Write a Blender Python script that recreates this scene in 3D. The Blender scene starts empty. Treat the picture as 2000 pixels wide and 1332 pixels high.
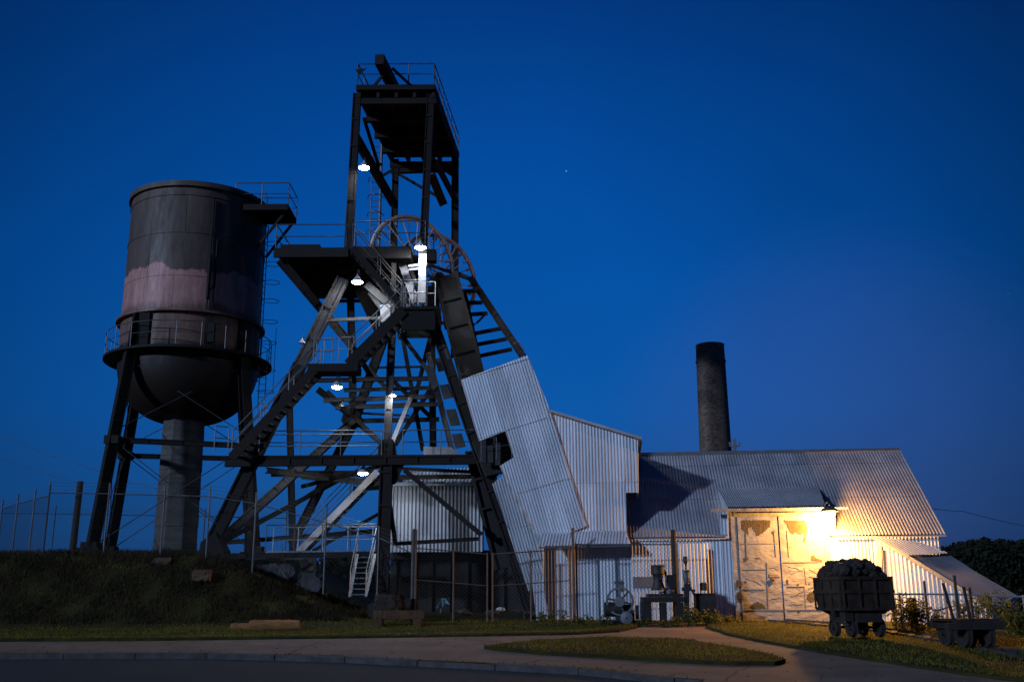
import bpy, math, random
import numpy as np
from mathutils import Vector, Matrix
random.seed(7); RNG = np.random.default_rng(7)
V = Vector
SC = bpy.context.scene
COL = SC.collection
# ------------------------------------------------------------------ camera
PIT = math.atan(514/2000); ROLL = math.radians(0.3); CAM = V((0, 0, 1.5))
R0 = V((1, 0, 0)); U0 = V((0, -math.sin(PIT), math.cos(PIT))); F0 = V((0, math.cos(PIT), math.sin(PIT)))
CX = R0*math.cos(ROLL) - U0*math.sin(ROLL); CY = R0*math.sin(ROLL) + U0*math.cos(ROLL)
cam = bpy.data.cameras.new('camera'); cam.lens = 36; cam.sensor_width = 36; cam.clip_end = 3000; cam.clip_start = .1
co = bpy.data.objects.new('camera', cam); COL.objects.link(co); SC.camera = co
co.matrix_world = Matrix(((CX.x, CY.x, -F0.x, CAM.x), (CX.y, CY.y, -F0.y, CAM.y), (CX.z, CY.z, -F0.z, CAM.z), (0, 0, 0, 1)))
# ------------------------------------------------------------------ sky
w = bpy.data.worlds.new('World'); SC.world = w; w.use_nodes = True
nt = w.node_tree; nt.nodes.clear(); N = nt.nodes.new; L = nt.links.new
tc = N('ShaderNodeTexCoord'); sx = N('ShaderNodeSeparateXYZ'); L(tc.outputs['Generated'], sx.inputs[0])
rp = N('ShaderNodeValToRGB'); L(sx.outputs['Z'], rp.inputs[0])
el = rp.color_ramp.elements
el[0].position = 0; el[0].color = (.012, .055, .19, 1); el[1].position = 1; el[1].color = (.001, .010, .06, 1)
for p, c in ((.07, (.010, .082, .285)), (.18, (.0040, .090, .365)), (.30, (.0015, .078, .350)), (.42, (.001, .062, .30)), (.55, (.001, .044, .235))):
    e = el.new(p); e.color = (*c, 1)
dt = N('ShaderNodeVectorMath'); dt.operation = 'DOT_PRODUCT'; L(tc.outputs['Generated'], dt.inputs[0]); g = V((-.03, .95, .27)).normalized(); dt.inputs[1].default_value = g
mr = N('ShaderNodeMapRange'); mr.inputs[1].default_value = .86; mr.inputs[2].default_value = .99; mr.inputs[3].default_value = .45; mr.inputs[4].default_value = 1.05; L(dt.outputs['Value'], mr.inputs[0])
mx = N('ShaderNodeMix'); mx.data_type = 'RGBA'; mx.blend_type = 'MULTIPLY'; mx.inputs[0].default_value = 1
L(rp.outputs[0], mx.inputs[6]); L(mr.outputs[0], mx.inputs[7])
# glow around the door lamp, painted into the sky low on the right
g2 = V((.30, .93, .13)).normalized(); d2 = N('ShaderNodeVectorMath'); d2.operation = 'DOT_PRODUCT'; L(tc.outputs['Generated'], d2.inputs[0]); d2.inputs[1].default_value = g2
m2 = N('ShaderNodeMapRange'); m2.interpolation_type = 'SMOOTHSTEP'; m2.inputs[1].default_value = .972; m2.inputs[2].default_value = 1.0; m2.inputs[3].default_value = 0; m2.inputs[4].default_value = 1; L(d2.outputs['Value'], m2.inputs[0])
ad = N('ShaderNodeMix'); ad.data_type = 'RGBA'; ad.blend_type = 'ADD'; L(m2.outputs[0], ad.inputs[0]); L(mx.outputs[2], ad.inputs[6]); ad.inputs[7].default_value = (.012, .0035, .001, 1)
vo = N('ShaderNodeTexVoronoi'); vo.inputs['Scale'].default_value = 34; L(tc.outputs['Generated'], vo.inputs[0])
st_ = N('ShaderNodeMapRange'); st_.inputs[1].default_value = .028; st_.inputs[2].default_value = .008; st_.inputs[3].default_value = 0; st_.inputs[4].default_value = .30; L(vo.outputs['Distance'], st_.inputs[0])
sx2 = N('ShaderNodeSeparateColor'); L(vo.outputs['Color'], sx2.inputs[0]); th = N('ShaderNodeMath'); th.operation = 'GREATER_THAN'; th.inputs[1].default_value = .80; L(sx2.outputs[0], th.inputs[0])
ml = N('ShaderNodeMath'); ml.operation = 'MULTIPLY'; L(st_.outputs[0], ml.inputs[0]); L(th.outputs[0], ml.inputs[1])
ns = N('ShaderNodeTexNoise'); ns.inputs['Scale'].default_value = 3.5; ns.inputs['Detail'].default_value = 4; L(tc.outputs['Generated'], ns.inputs[0])
nm = N('ShaderNodeMapRange'); nm.inputs[1].default_value = .3; nm.inputs[2].default_value = .7; nm.inputs[3].default_value = .94; nm.inputs[4].default_value = 1.06; L(ns.outputs['Fac'], nm.inputs[0])
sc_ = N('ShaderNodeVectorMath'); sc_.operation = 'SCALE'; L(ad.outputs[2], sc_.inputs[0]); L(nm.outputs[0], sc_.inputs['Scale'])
av = N('ShaderNodeVectorMath'); av.operation = 'ADD'; L(sc_.outputs[0], av.inputs[0]); L(ml.outputs[0], av.inputs[1])
bg = N('ShaderNodeBackground'); L(av.outputs[0], bg.inputs[0]); bg.inputs[1].default_value = 1.0
wo = N('ShaderNodeOutputWorld'); L(bg.outputs[0], wo.inputs[0])
# ------------------------------------------------------------------ cool low light from front left
sd = bpy.data.lights.new('moon', 'SUN'); sd.energy = 2.0; sd.angle = math.radians(2.5); sd.color = (.50, .67, 1.0)
so = bpy.data.objects.new('moon', sd); COL.objects.link(so)
so.rotation_euler = V((.70, .64, -.28)).to_track_quat('-Z', 'Y').to_euler()
SC.view_settings.view_transform = 'Standard'; SC.view_settings.look = 'None'; SC.view_settings.exposure = 0; SC.view_settings.gamma = 1
SC.cycles.use_denoising = True
SC.cycles.max_bounces = 5
SC.cycles.sample_clamp_indirect = 4

# ------------------------------------------------------------------ pixel helpers (photo measured at 2000 px wide)
def ray(x, y):
    a = (x-1000)/2000; b = (666-y)/2000
    return F0 + CX*a + CY*b
def P(x, y, Y):
    d = ray(x, y); return CAM + d*(Y/d.y)
def PL(x, y, o, n):
    d = ray(x, y); return CAM + d*((V(o)-CAM).dot(n)/d.dot(n))
def sm(t):
    t = min(1, max(0, t)); return t*t*(3-2*t)
def base_z(y): return .055*(min(y, 45)-20) if y > 20 else .055*(max(y, 5)-20)
def gz(x, y):
    m = 2.3*sm((-x-4.6)/7.5)*sm((y-34.9)/3.3)*(1-sm((y-58)/14))
    n = (math.sin(x*1.7+y*.6)*math.cos(y*1.3-x*.4)*.06 + math.sin(x*4.1+y*3.3)*.03)*min(1, m*1.5)
    return base_z(y) + m + n
def G(x, y):
    d = ray(x, y); t = (2.6)/(-(d.z) + .055*d.y)   # plane z=.055(Y-20)
    return CAM + d*t
# ------------------------------------------------------------------ materials
MATS = {}
def mat(name, c, rough=.6, metal=0, noise=0, nscale=3, c2=None, bump=0, bscale=20, spec=.5, stretch=None, edge=None):
    m = bpy.data.materials.new(name); m.use_nodes = True; t = m.node_tree; b = t.nodes['Principled BSDF']
    b.inputs['Roughness'].default_value = rough; b.inputs['Metallic'].default_value = metal
    b.inputs['Specular IOR Level'].default_value = spec; b.inputs['Base Color'].default_value = (*c, 1)
    tcn = t.nodes.new('ShaderNodeTexCoord'); mp = t.nodes.new('ShaderNodeMapping'); t.links.new(tcn.outputs['Object'], mp.inputs[0])
    if stretch: mp.inputs['Scale'].default_value = stretch
    if c2 is not None:
        n = t.nodes.new('ShaderNodeTexNoise'); n.inputs['Scale'].default_value = nscale; n.inputs['Detail'].default_value = 8; n.inputs['Roughness'].default_value = .65
        t.links.new(mp.outputs[0], n.inputs[0]); r = t.nodes.new('ShaderNodeValToRGB')
        e0, e1 = edge or (.38, .66)
        r.color_ramp.elements[0].position = e0; r.color_ramp.elements[0].color = (*c, 1)
        r.color_ramp.elements[1].position = e1; r.color_ramp.elements[1].color = (*c2, 1)
        t.links.new(n.outputs['Fac'], r.inputs[0]); t.links.new(r.outputs[0], b.inputs['Base Color'])
        rr = t.nodes.new('ShaderNodeMapRange'); rr.inputs[3].default_value = rough-.1; rr.inputs[4].default_value = min(1, rough+.15); t.links.new(n.outputs['Fac'], rr.inputs[0]); t.links.new(rr.outputs[0], b.inputs['Roughness'])
    if bump:
        n2 = t.nodes.new('ShaderNodeTexNoise'); n2.inputs['Scale'].default_value = bscale; n2.inputs['Detail'].default_value = 6
        t.links.new(mp.outputs[0], n2.inputs[0]); bb = t.nodes.new('ShaderNodeBump'); bb.inputs['Strength'].default_value = bump; bb.inputs['Distance'].default_value = .05
        t.links.new(n2.outputs['Fac'], bb.inputs['Height']); t.links.new(bb.outputs[0], b.inputs['Normal'])
    MATS[name] = m; return m
def emis(name, c, s):
    m = bpy.data.materials.new(name); m.use_nodes = True; t = m.node_tree; t.nodes.clear()
    e = t.nodes.new('ShaderNodeEmission'); e.inputs[0].default_value = (*c, 1); e.inputs[1].default_value = s
    o = t.nodes.new('ShaderNodeOutputMaterial'); t.links.new(e.outputs[0], o.inputs[0]); return m
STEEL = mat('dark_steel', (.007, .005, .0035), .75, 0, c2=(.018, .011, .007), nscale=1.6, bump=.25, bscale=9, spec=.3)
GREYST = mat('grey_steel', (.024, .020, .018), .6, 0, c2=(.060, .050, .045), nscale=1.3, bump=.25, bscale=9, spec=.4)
LITST = mat('lit_steel', (.20, .185, .185), .5, 0, c2=(.32, .30, .30), nscale=1.5, bump=.2, bscale=9)  # paler copy of the frame steel, lamp light put into its colour
WHEELM = mat('wheel_paint', (.26, .22, .21), .5, 0, c2=(.40, .36, .34), nscale=2, spec=.4)
RAILM = mat('rail_paint', (.035, .035, .038), .45, .2, c2=(.10, .10, .105), nscale=2, spec=.5)
GALV = mat('galvanised_pipe', (.20, .205, .21), .42, .4, c2=(.30, .31, .32), nscale=3)
CORR = mat('corrugated_iron', (.42, .445, .48), .56, .2, c2=(.58, .60, .63), nscale=.9, edge=(.35, .62), bump=.15, bscale=3, stretch=(1, 1, .35))
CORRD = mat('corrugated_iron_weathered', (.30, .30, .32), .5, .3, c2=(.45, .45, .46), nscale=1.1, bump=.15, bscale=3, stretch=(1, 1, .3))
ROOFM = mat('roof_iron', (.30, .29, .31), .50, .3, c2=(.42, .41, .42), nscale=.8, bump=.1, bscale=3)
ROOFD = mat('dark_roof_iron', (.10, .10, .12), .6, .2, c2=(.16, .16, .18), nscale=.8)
BAULK = mat('old_baulk', (.05, .022, .008), .9, c2=(.13, .055, .018), nscale=2.2, bump=.8, bscale=9)
TREADM = mat('cart_wheel_iron', (.010, .007, .005), .8, c2=(.026, .018, .013), nscale=4)
DARKW = mat('dark_timber', (.012, .010, .009), .9, c2=(.024, .019, .015), nscale=4, bump=.4, stretch=(1, 1, 6))
PIPED = mat('fence_pipe', (.07, .068, .066), .5, .3, c2=(.14, .13, .12), nscale=3)
WOOD = mat('weathered_timber', (.17, .065, .014), .85, c2=(.34, .145, .035), nscale=3, bump=.6, bscale=14, stretch=(1, 5, 5))
POSTW = mat('post_timber', (.022, .017, .013), .85, c2=(.045, .032, .022), nscale=3, bump=.4)
RUSTP = mat('rust_pipe', (.07, .045, .030), .7, .1, c2=(.15, .09, .055), nscale=5)
CONC = mat('concrete', (.040, .036, .030), .85, c2=(.105, .098, .086), nscale=1.2, bump=.5, bscale=8, edge=(.3, .7), stretch=(1, 1, 3))
PATHM = mat('path_concrete', (.080, .045, .026), .9, c2=(.22, .135, .085), edge=(.25, .75), nscale=.9, bump=.3, bscale=40)
ROADM = mat('asphalt', (.008, .0075, .007), .95, c2=(.022, .020, .018), nscale=1.2, bump=.4, bscale=60)
KERBM = mat('kerb_concrete', (.028, .026, .026), .9, c2=(.07, .062, .06), nscale=3, bump=.3)
CRACKM = mat('crack_soil', (.02, .022, .012), .95, c2=(.04, .045, .015), nscale=8)
SOIL = mat('lawn_soil', (.022, .020, .007), .95, c2=(.045, .040, .011), nscale=.8, bump=.8, bscale=30, spec=.1)
GRASSM = mat('grass_blade', (.085, .075, .010), .8, c2=(.21, .17, .024), nscale=.9, spec=.15)
WEEDM = mat('weed_leaf', (.016, .013, .006), .85, c2=(.050, .036, .015), nscale=1.1, spec=.12)
LEAFM = mat('green_leaf', (.07, .085, .015), .6, c2=(.20, .18, .035), nscale=4, spec=.3)
TREEM = mat('dark_foliage', (.010, .012, .007), .9, c2=(.022, .024, .012), nscale=.5, spec=.1)
DOORM = mat('door_paint', (.20, .185, .16), .6, c2=(.27, .255, .225), nscale=1.6, bump=1.0, bscale=2.2, stretch=(1, 1, 1.8))
BAREM = mat('bare_board', (.045, .032, .012), .9, c2=(.09, .065, .027), nscale=5, bump=.4)
WHITEP = mat('white_paint', (.5, .5, .5), .5, c2=(.6, .6, .6), nscale=3)
BRICK = mat('chimney_brick', (.08, .050, .032), .9, c2=(.26, .18, .13), nscale=5, bump=.8, bscale=12, stretch=(1, 1, 2.2))
LIMEM = mat('lime_stain', (.12, .11, .10), .9, c2=(.24, .22, .21), nscale=6, bump=.4)
IRON = mat('machine_iron', (.014, .011, .009), .6, .1, c2=(.036, .029, .024), nscale=4, bump=.2, spec=.5)
MGREY = mat('machine_grey', (.055, .06, .065), .5, .2, c2=(.11, .115, .12), nscale=4)
CARTM = mat('cart_iron', (.016, .009, .005), .85, .0, c2=(.044, .025, .016), nscale=2.2, bump=.4, bscale=8, spec=.3)
COALM = mat('ore_rock', (.010, .006, .004), .9, c2=(.04, .024, .016), nscale=3, bump=.6)
TARPM = mat('blue_tarp', (.10, .30, .38), .5, c2=(.16, .42, .50), nscale=3, bump=.4)
BAGM = mat('white_bag', (.5, .5, .5), .5, c2=(.6, .6, .6), nscale=3)
PANELM = mat('grey_board', (.13, .12, .12), .7, c2=(.18, .165, .165), nscale=3)
WIREM = mat('fence_wire', (.07, .075, .08), .5, .4)
STONEM = mat('foundation_stone', (.03, .032, .032), .9, c2=(.085, .085, .082), nscale=2, bump=.8, bscale=6)
ROCKM = mat('red_rock', (.06, .03, .018), .9, c2=(.12, .06, .03), nscale=2, bump=.8, bscale=6)
MARKM = mat('faded_letters', (.30, .20, .10), .8)
ENAMEL = mat('white_enamel', (.42, .42, .42), .35)
def leafy(m, k):
    t = m.node_tree; b = t.nodes['Principled BSDF']; o = [n for n in t.nodes if n.type == 'OUTPUT_MATERIAL'][0]
    tr = t.nodes.new('ShaderNodeBsdfTranslucent'); mxs = t.nodes.new('ShaderNodeMixShader'); mxs.inputs[0].default_value = k
    src = b.inputs['Base Color'].links[0].from_socket; t.links.new(src, tr.inputs[0]); t.links.new(b.outputs[0], mxs.inputs[1]); t.links.new(tr.outputs[0], mxs.inputs[2]); t.links.new(mxs.outputs[0], o.inputs[0])
leafy(LEAFM, .55); leafy(GRASSM, .45)
COOL = emis('cool_bulb', (.80, .90, 1.0), 14)
DIMB = emis('dim_bulb', (.80, .90, 1.0), .12)
WARM = emis('sodium_bulb', (1.0, .60, .22), 30)
# tank paint: dark bitumen on top, pink primer band with ragged edges, purple grey below
def sheets(m, rust=.4):
    t = m.node_tree; b = t.nodes['Principled BSDF']; src = b.inputs['Base Color'].links[0].from_socket
    at = t.nodes.new('ShaderNodeAttribute'); at.attribute_name = 'tint'; mu = t.nodes.new('ShaderNodeVectorMath'); mu.operation = 'SCALE'; t.links.new(src, mu.inputs[0]); t.links.new(at.outputs['Fac'], mu.inputs['Scale'])
    tcn = t.nodes.new('ShaderNodeTexCoord'); mp = t.nodes.new('ShaderNodeMapping'); mp.inputs['Scale'].default_value = (2.2, 2.2, .28); t.links.new(tcn.outputs['Object'], mp.inputs[0])
    n = t.nodes.new('ShaderNodeTexNoise'); n.inputs['Scale'].default_value = 1.6; n.inputs['Detail'].default_value = 9; n.inputs['Roughness'].default_value = .7; t.links.new(mp.outputs[0], n.inputs[0])
    mr = t.nodes.new('ShaderNodeMapRange'); mr.inputs[1].default_value = .56; mr.inputs[2].default_value = .74; mr.inputs[4].default_value = rust; t.links.new(n.outputs['Fac'], mr.inputs[0])
    mx = t.nodes.new('ShaderNodeMix'); mx.data_type = 'RGBA'; t.links.new(mr.outputs[0], mx.inputs[0]); t.links.new(mu.outputs[0], mx.inputs[6]); mx.inputs[7].default_value = (.20, .165, .145, 1); t.links.new(mx.outputs[2], b.inputs['Base Color'])
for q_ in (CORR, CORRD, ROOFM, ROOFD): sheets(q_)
def tank_mat():
    m = bpy.data.materials.new('tank_paint'); m.use_nodes = True; t = m.node_tree; b = t.nodes['Principled BSDF']; b.inputs['Specular IOR Level'].default_value = .3; Nn = t.nodes.new; Lk = t.links.new
    tcn = Nn('ShaderNodeTexCoord'); s = Nn('ShaderNodeSeparateXYZ'); Lk(tcn.outputs['Object'], s.inputs[0])
    n = Nn('ShaderNodeTexNoise'); n.inputs['Scale'].default_value = .55; n.inputs['Detail'].default_value = 7; n.inputs['Roughness'].default_value = .62; Lk(tcn.outputs['Object'], n.inputs[0])
    ma = Nn('ShaderNodeMath'); ma.operation = 'MULTIPLY_ADD'; Lk(n.outputs['Fac'], ma.inputs[0]); ma.inputs[1].default_value = 1.9; Lk(s.outputs['Z'], ma.inputs[2])
    mr = Nn('ShaderNodeMapRange'); mr.inputs[1].default_value = 9; mr.inputs[2].default_value = 19; Lk(ma.outputs[0], mr.inputs[0])
    r = Nn('ShaderNodeValToRGB'); Lk(mr.outputs[0], r.inputs[0]); e = r.color_ramp.elements
    def zp(z): return (z+.95-9)/10
    e[0].position = 0; e[0].color = (.014, .008, .005, 1); e[1].position = 1; e[1].color = (.105, .066, .045, 1)
    for z, c in ((8.9, (.014, .010, .008)), (9.2, (.13, .072, .050)), (10.6, (.13, .070, .050)), (11.0, (.34, .165, .14)), (12.45, (.33, .155, .13)), (12.52, (.070, .047, .034)), (14.6, (.066, .046, .036))):
        q = e.new(zp(z)); q.color = (*c, 1)
    n2 = Nn('ShaderNodeTexNoise'); n2.inputs['Scale'].default_value = .9; n2.inputs['Detail'].default_value = 12; n2.inputs['Roughness'].default_value = .78
    mp = Nn('ShaderNodeMapping'); mp.inputs['Scale'].default_value = (1.6, 1.6, .32); Lk(tcn.outputs['Object'], mp.inputs[0]); Lk(mp.outputs[0], n2.inputs[0])
    cr = Nn('ShaderNodeMapRange'); cr.inputs[1].default_value = .3; cr.inputs[2].default_value = .72; cr.inputs[3].default_value = .5; cr.inputs[4].default_value = 2.2; Lk(n2.outputs['Fac'], cr.inputs[0])
    mxx = Nn('ShaderNodeMix'); mxx.data_type = 'RGBA'; mxx.blend_type = 'MULTIPLY'; mxx.inputs[0].default_value = 1; Lk(r.outputs[0], mxx.inputs[6]); Lk(cr.outputs[0], mxx.inputs[7])
    Lk(mxx.outputs[2], b.inputs['Base Color'])
    rr = Nn('ShaderNodeMapRange'); rr.inputs[1].default_value = .3; rr.inputs[2].default_value = .7; rr.inputs[3].default_value = .75; rr.inputs[4].default_value = .40; Lk(n2.outputs['Fac'], rr.inputs[0]); Lk(rr.outputs[0], b.inputs['Roughness'])
    bb = Nn('ShaderNodeBump'); bb.inputs['Strength'].default_value = .35; bb.inputs['Distance'].default_value = .05; Lk(n2.outputs['Fac'], bb.inputs['Height']); Lk(bb.outputs[0], b.inputs['Normal'])
    return m
TANKM = tank_mat()

# ------------------------------------------------------------------ mesh builder
def tag(o, label=None, cat=None, group=None, kind=None):
    if label: o['label'] = label
    if cat: o['category'] = cat
    if group: o['group'] = group
    if kind: o['kind'] = kind
    return o
def empty(name, loc, label, cat, group=None, rz=0):
    o = bpy.data.objects.new(name, None); COL.objects.link(o); o.location = loc; o.rotation_euler = (0, 0, rz); o.empty_display_size = .3
    return tag(o, label, cat, group)
def root_loc(o):
    while o.parent: o = o.parent
    return V(o.location)
class MB:
    def __init__(s): s.v = []; s.f = []; s.t = None
    def add(s, vs, fs):
        k = len(s.v); s.v += [tuple(p) for p in vs]; s.f += [tuple(k+i for i in f) for f in fs]; return s
    def hexa(s, c):   # 8 corners: bottom 4 ccw, top 4
        return s.add(c, [(3, 2, 1, 0), (4, 5, 6, 7), (0, 1, 5, 4), (1, 2, 6, 5), (2, 3, 7, 6), (3, 0, 4, 7)])
    def box(s, c, d, ax=None):
        ax = ax or (V((1, 0, 0)), V((0, 1, 0)), V((0, 0, 1))); c = V(c)
        X, Y, Z = (a*(k/2) for a, k in zip(ax, d))
        return s.hexa([c-X-Y-Z, c+X-Y-Z, c+X+Y-Z, c-X+Y-Z, c-X-Y+Z, c+X-Y+Z, c+X+Y+Z, c-X+Y+Z])
    def bar(s, a, b, w, d, face=None):      # solid bar: w across the view, d deep
        a = V(a); b = V(b); t = (b-a); ln = t.length
        if ln < 1e-5: return s
        t /= ln; n = V(face or (0, -1, 0)); n = n - t*n.dot(t)
        if n.length < .1: n = V((0, 0, 1)) - t*t.z
        n.normalize(); q = t.cross(n)
        return s.box((a+b)/2, (w, d, ln), (q, n, t))
    def chan(s, a, b, w, d, face=None):     # two side plates and a recessed web
        a = V(a); b = V(b); t = (b-a); ln = t.length; t /= ln
        n = V(face or (0, -1, 0)); n = n - t*n.dot(t)
        if n.length < .1: n = V((0, 0, 1)) - t*t.z
        n.normalize(); q = t.cross(n); c = (a+b)/2; k = max(.02, w*.13)
        s.box(c+q*(w/2-k/2), (k, d, ln), (q, n, t)); s.box(c-q*(w/2-k/2), (k, d, ln), (q, n, t)); s.box(c+n*(d*.28), (w-2*k-.002, d*.1, ln-.002), (q, n, t))
        # batten plates and rivet lines
        m = int(ln/1.1)
        for i in range(1, m): s.box(a+t*(ln*i/m)+n*(d*.5-.01), (w-2*k-.002, .016, .09), (q, n, t))
        return s
    def tube(s, a, b, r, n=6, r2=None):
        a = V(a); b = V(b); t = (b-a)
        if t.length < 1e-5: return s
        t.normalize(); u = t.orthogonal().normalized(); q = t.cross(u); r2 = r if r2 is None else r2
        vs = [a+(u*math.cos(2*math.pi*i/n)+q*math.sin(2*math.pi*i/n))*r for i in range(n)]+[b+(u*math.cos(2*math.pi*i/n)+q*math.sin(2*math.pi*i/n))*r2 for i in range(n)]
        return s.add(vs, [(i, (i+1) % n, n+(i+1) % n, n+i) for i in range(n)]+[tuple(range(n-1, -1, -1)), tuple(range(n, 2*n))])
    def path(s, pts, r, n=5):
        for i in range(len(pts)-1): s.tube(pts[i], pts[i+1], r, n)
        return s
    def lathe(s, c, prof, n=48, ax=(0, 0, 1), a0=0, a1=2*math.pi):
        c = V(c); ax = V(ax).normalized(); u = ax.orthogonal().normalized() if abs(ax.z) < .99 else V((1, 0, 0)); q = ax.cross(u); k = len(prof); full = abs(a1-a0-2*math.pi) < 1e-6
        m = n if full else n+1
        vs = []
        for i in range(m):
            a = a0+(a1-a0)*i/n
            for (r, z) in prof: vs.append(c+(u*math.cos(a)+q*math.sin(a))*r+ax*z)
        fs = []
        for i in range(n):
            j = (i+1) % m
            for l in range(k-1): fs.append((i*k+l, j*k+l, j*k+l+1, i*k+l+1))
        return s.add(vs, fs)
    def prism(s, pts, ext):                 # polygon extruded by vector
        e = V(ext); n = len(pts); a = [V(p) for p in pts]; b = [p+e for p in a]
        return s.add(a+b, [tuple(range(n))]+[tuple(range(2*n-1, n-1, -1))]+[(i, n+i, n+(i+1) % n, (i+1) % n) for i in range(n)])
    def rock(s, c, r, seed=0, sq=(1, 1, 1)):
        rd = random.Random(seed); vs = []; 
        ph = (1+5**.5)/2
        base = [(-1, ph, 0), (1, ph, 0), (-1, -ph, 0), (1, -ph, 0), (0, -1, ph), (0, 1, ph), (0, -1, -ph), (0, 1, -ph), (ph, 0, -1), (ph, 0, 1), (-ph, 0, -1), (-ph, 0, 1)]
        fs = [(0, 11, 5), (0, 5, 1), (0, 1, 7), (0, 7, 10), (0, 10, 11), (1, 5, 9), (5, 11, 4), (11, 10, 2), (10, 7, 6), (7, 1, 8), (3, 9, 4), (3, 4, 2), (3, 2, 6), (3, 6, 8), (3, 8, 9), (4, 9, 5), (2, 4, 11), (6, 2, 10), (8, 6, 7), (9, 8, 1)]
        for b in base:
            k = r/1.9*(.7+.6*rd.random()); vs.append(V(c)+V((b[0]*k*sq[0], b[1]*k*sq[1], b[2]*k*sq[2])))
        return s.add(vs, fs)
    def build(s, name, m, parent=None, smooth=False, label=None):
        off = root_loc(parent) if parent else V((0, 0, 0))
        me = bpy.data.meshes.new(name); me.from_pydata([(p[0]-off.x, p[1]-off.y, p[2]-off.z) for p in s.v], [], s.f); me.materials.append(m); me.update()
        if s.t:
            at = me.attributes.new('tint', 'FLOAT', 'FACE'); at.data.foreach_set('value', s.t)
        elif m in (CORR, CORRD, ROOFM, ROOFD):
            at = me.attributes.new('tint', 'FLOAT', 'FACE'); at.data.foreach_set('value', [1.]*len(me.polygons))
        if smooth:
            me.polygons.foreach_set('use_smooth', [True]*len(me.polygons))
            me.set_sharp_from_angle(angle=math.radians(40))
        o = bpy.data.objects.new(name, me); COL.objects.link(o)
        if parent: o.parent = parent
        if label: o['label'] = label
        return o
def centre_pivot(o):     # put a lone mesh's origin at its base
    me = o.data; c = sum((v.co for v in me.vertices), V())/len(me.vertices); z = min(v.co.z for v in me.vertices); c.z = z
    me.transform(Matrix.Translation(-c)); o.location = c; return o
def cpx(px, Yd): return px*Yd/2000
def corr(pts, along, pitch=.115, amp=.014, row=0, lap=.012, holes=None, seg=6):
    """corrugated sheet filling polygon pts, ridges parallel to `along`; faces towards the camera side"""
    pts = [V(p) for p in pts]; o = pts[0]; n = V((0, 0, 0))
    for i in range(len(pts)): n += (pts[i]-o).cross(pts[(i+1) % len(pts)]-o)
    n.normalize()
    if n.dot(CAM-o) < 0: n = -n
    v = V(along); v = (v-n*v.dot(n)).normalized(); u = v.cross(n)
    polys = [[((p-o).dot(u), (p-o).dot(v)) for p in pts]]
    for h in (holes or []): polys.append([((V(p)-o).dot(u), (V(p)-o).dot(v)) for p in h])
    u0 = min(p[0] for p in polys[0]); u1 = max(p[0] for p in polys[0])
    def iv(x):
        r = []
        for pl in polys:
            for i in range(len(pl)):
                a, b = pl[i], pl[(i+1) % len(pl)]
                if (a[0] <= x) != (b[0] <= x): r.append(a[1]+(b[1]-a[1])*(x-a[0])/(b[0]-a[0]))
        r.sort(); return [(r[i], r[i+1]) for i in range(0, len(r)-1, 2)]
    mb = MB(); mb.t = []; sh = random.random()*9; tints = {}; st = pitch/seg; k = int(math.ceil((u1-u0)/st)); e = 1e-4
    for i in range(k):
        a = u0+i*st; b = min(u1, a+st); ia = iv(a+e); ib = iv(b-e)
        if len(ia) != len(ib): ia = ib = iv((a+b)/2)
        ha = amp*math.sin(2*math.pi*a/pitch); hb = amp*math.sin(2*math.pi*b/pitch)
        for (A, B), (C, D) in zip(ia, ib):
            lo = min(A, C); hi = max(B, D)
            cuts = [0]
            if row > 0:
                kk = math.floor(lo/row)+1
                while kk*row < hi-.02:
                    f = (kk*row-lo)/(hi-lo)
                    if f > .01: cuts.append(f)
                    kk += 1
            cuts.append(1)
            for c0, c1 in zip(cuts, cuts[1:]):
                oA = lap if row else 0
                q = [(a, A+(B-A)*c0, ha+oA), (b, C+(D-C)*c0, hb+oA), (b, C+(D-C)*c1, hb), (a, A+(B-A)*c1, ha)]
                key = (int((a-u0+.01)/.69+sh), round(A/row) if row and len(cuts) > 2 and c0 > 0 else 0)
                if key not in tints: tints[key] = random.uniform(.86, 1.08)
                mb.add([o+u*x+v*y+n*z for x, y, z in q], [(0, 1, 2, 3)]); mb.t.append(tints[key])
    return mb
def rail(pts, h=1.05, r=.022, sp=1.4, mid=True, up=V((0, 0, 1)), toe=False):
    mb = MB(); pts = [V(p) for p in pts]
    for a, b in zip(pts, pts[1:]):
        mb.tube(a+up*h, b+up*h, r); 
        if mid: mb.tube(a+up*h*.52, b+up*h*.52, r*.85)
        n = max(1, round((b-a).length/sp))
        for i in range(n+1): mb.tube(a+(b-a)*i/n, a+(b-a)*i/n+up*h, r)
        if toe: mb.bar(a+up*.06, b+up*.06, .1, .012)
    return mb
def chainmesh(pts, h, sp=.14, r=.0035):
    """diagonal woven wires between ground points, height h"""
    mb = MB()
    for a, b in zip(pts, pts[1:]):
        a = V(a); b = V(b); ln = math.hypot(b.x-a.x, b.y-a.y); d = (b-a)/ln; k = int(ln/sp)
        for sgn in (1, -1):
            x = -h
            while x < ln+h:
                x0, x1 = (x, x+h) if sgn > 0 else (x+h, x)
                y0, y1 = 0, h
                # clip to 0..ln
                def cl(xx): return min(max(xx, 0), ln)
                c0, c1 = cl(x0), cl(x1)
                if abs(c1-c0) > .02:
                    t0 = (c0-x0)/(x1-x0); t1 = (c1-x0)/(x1-x0)
                    p0 = a+d*c0+V((0, 0, h*t0+.03)); p1 = a+d*c1+V((0, 0, h*t1+.03))
                    mb.tube(p0, p1, r, 3)
                x += sp*1.0
    return mb

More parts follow.
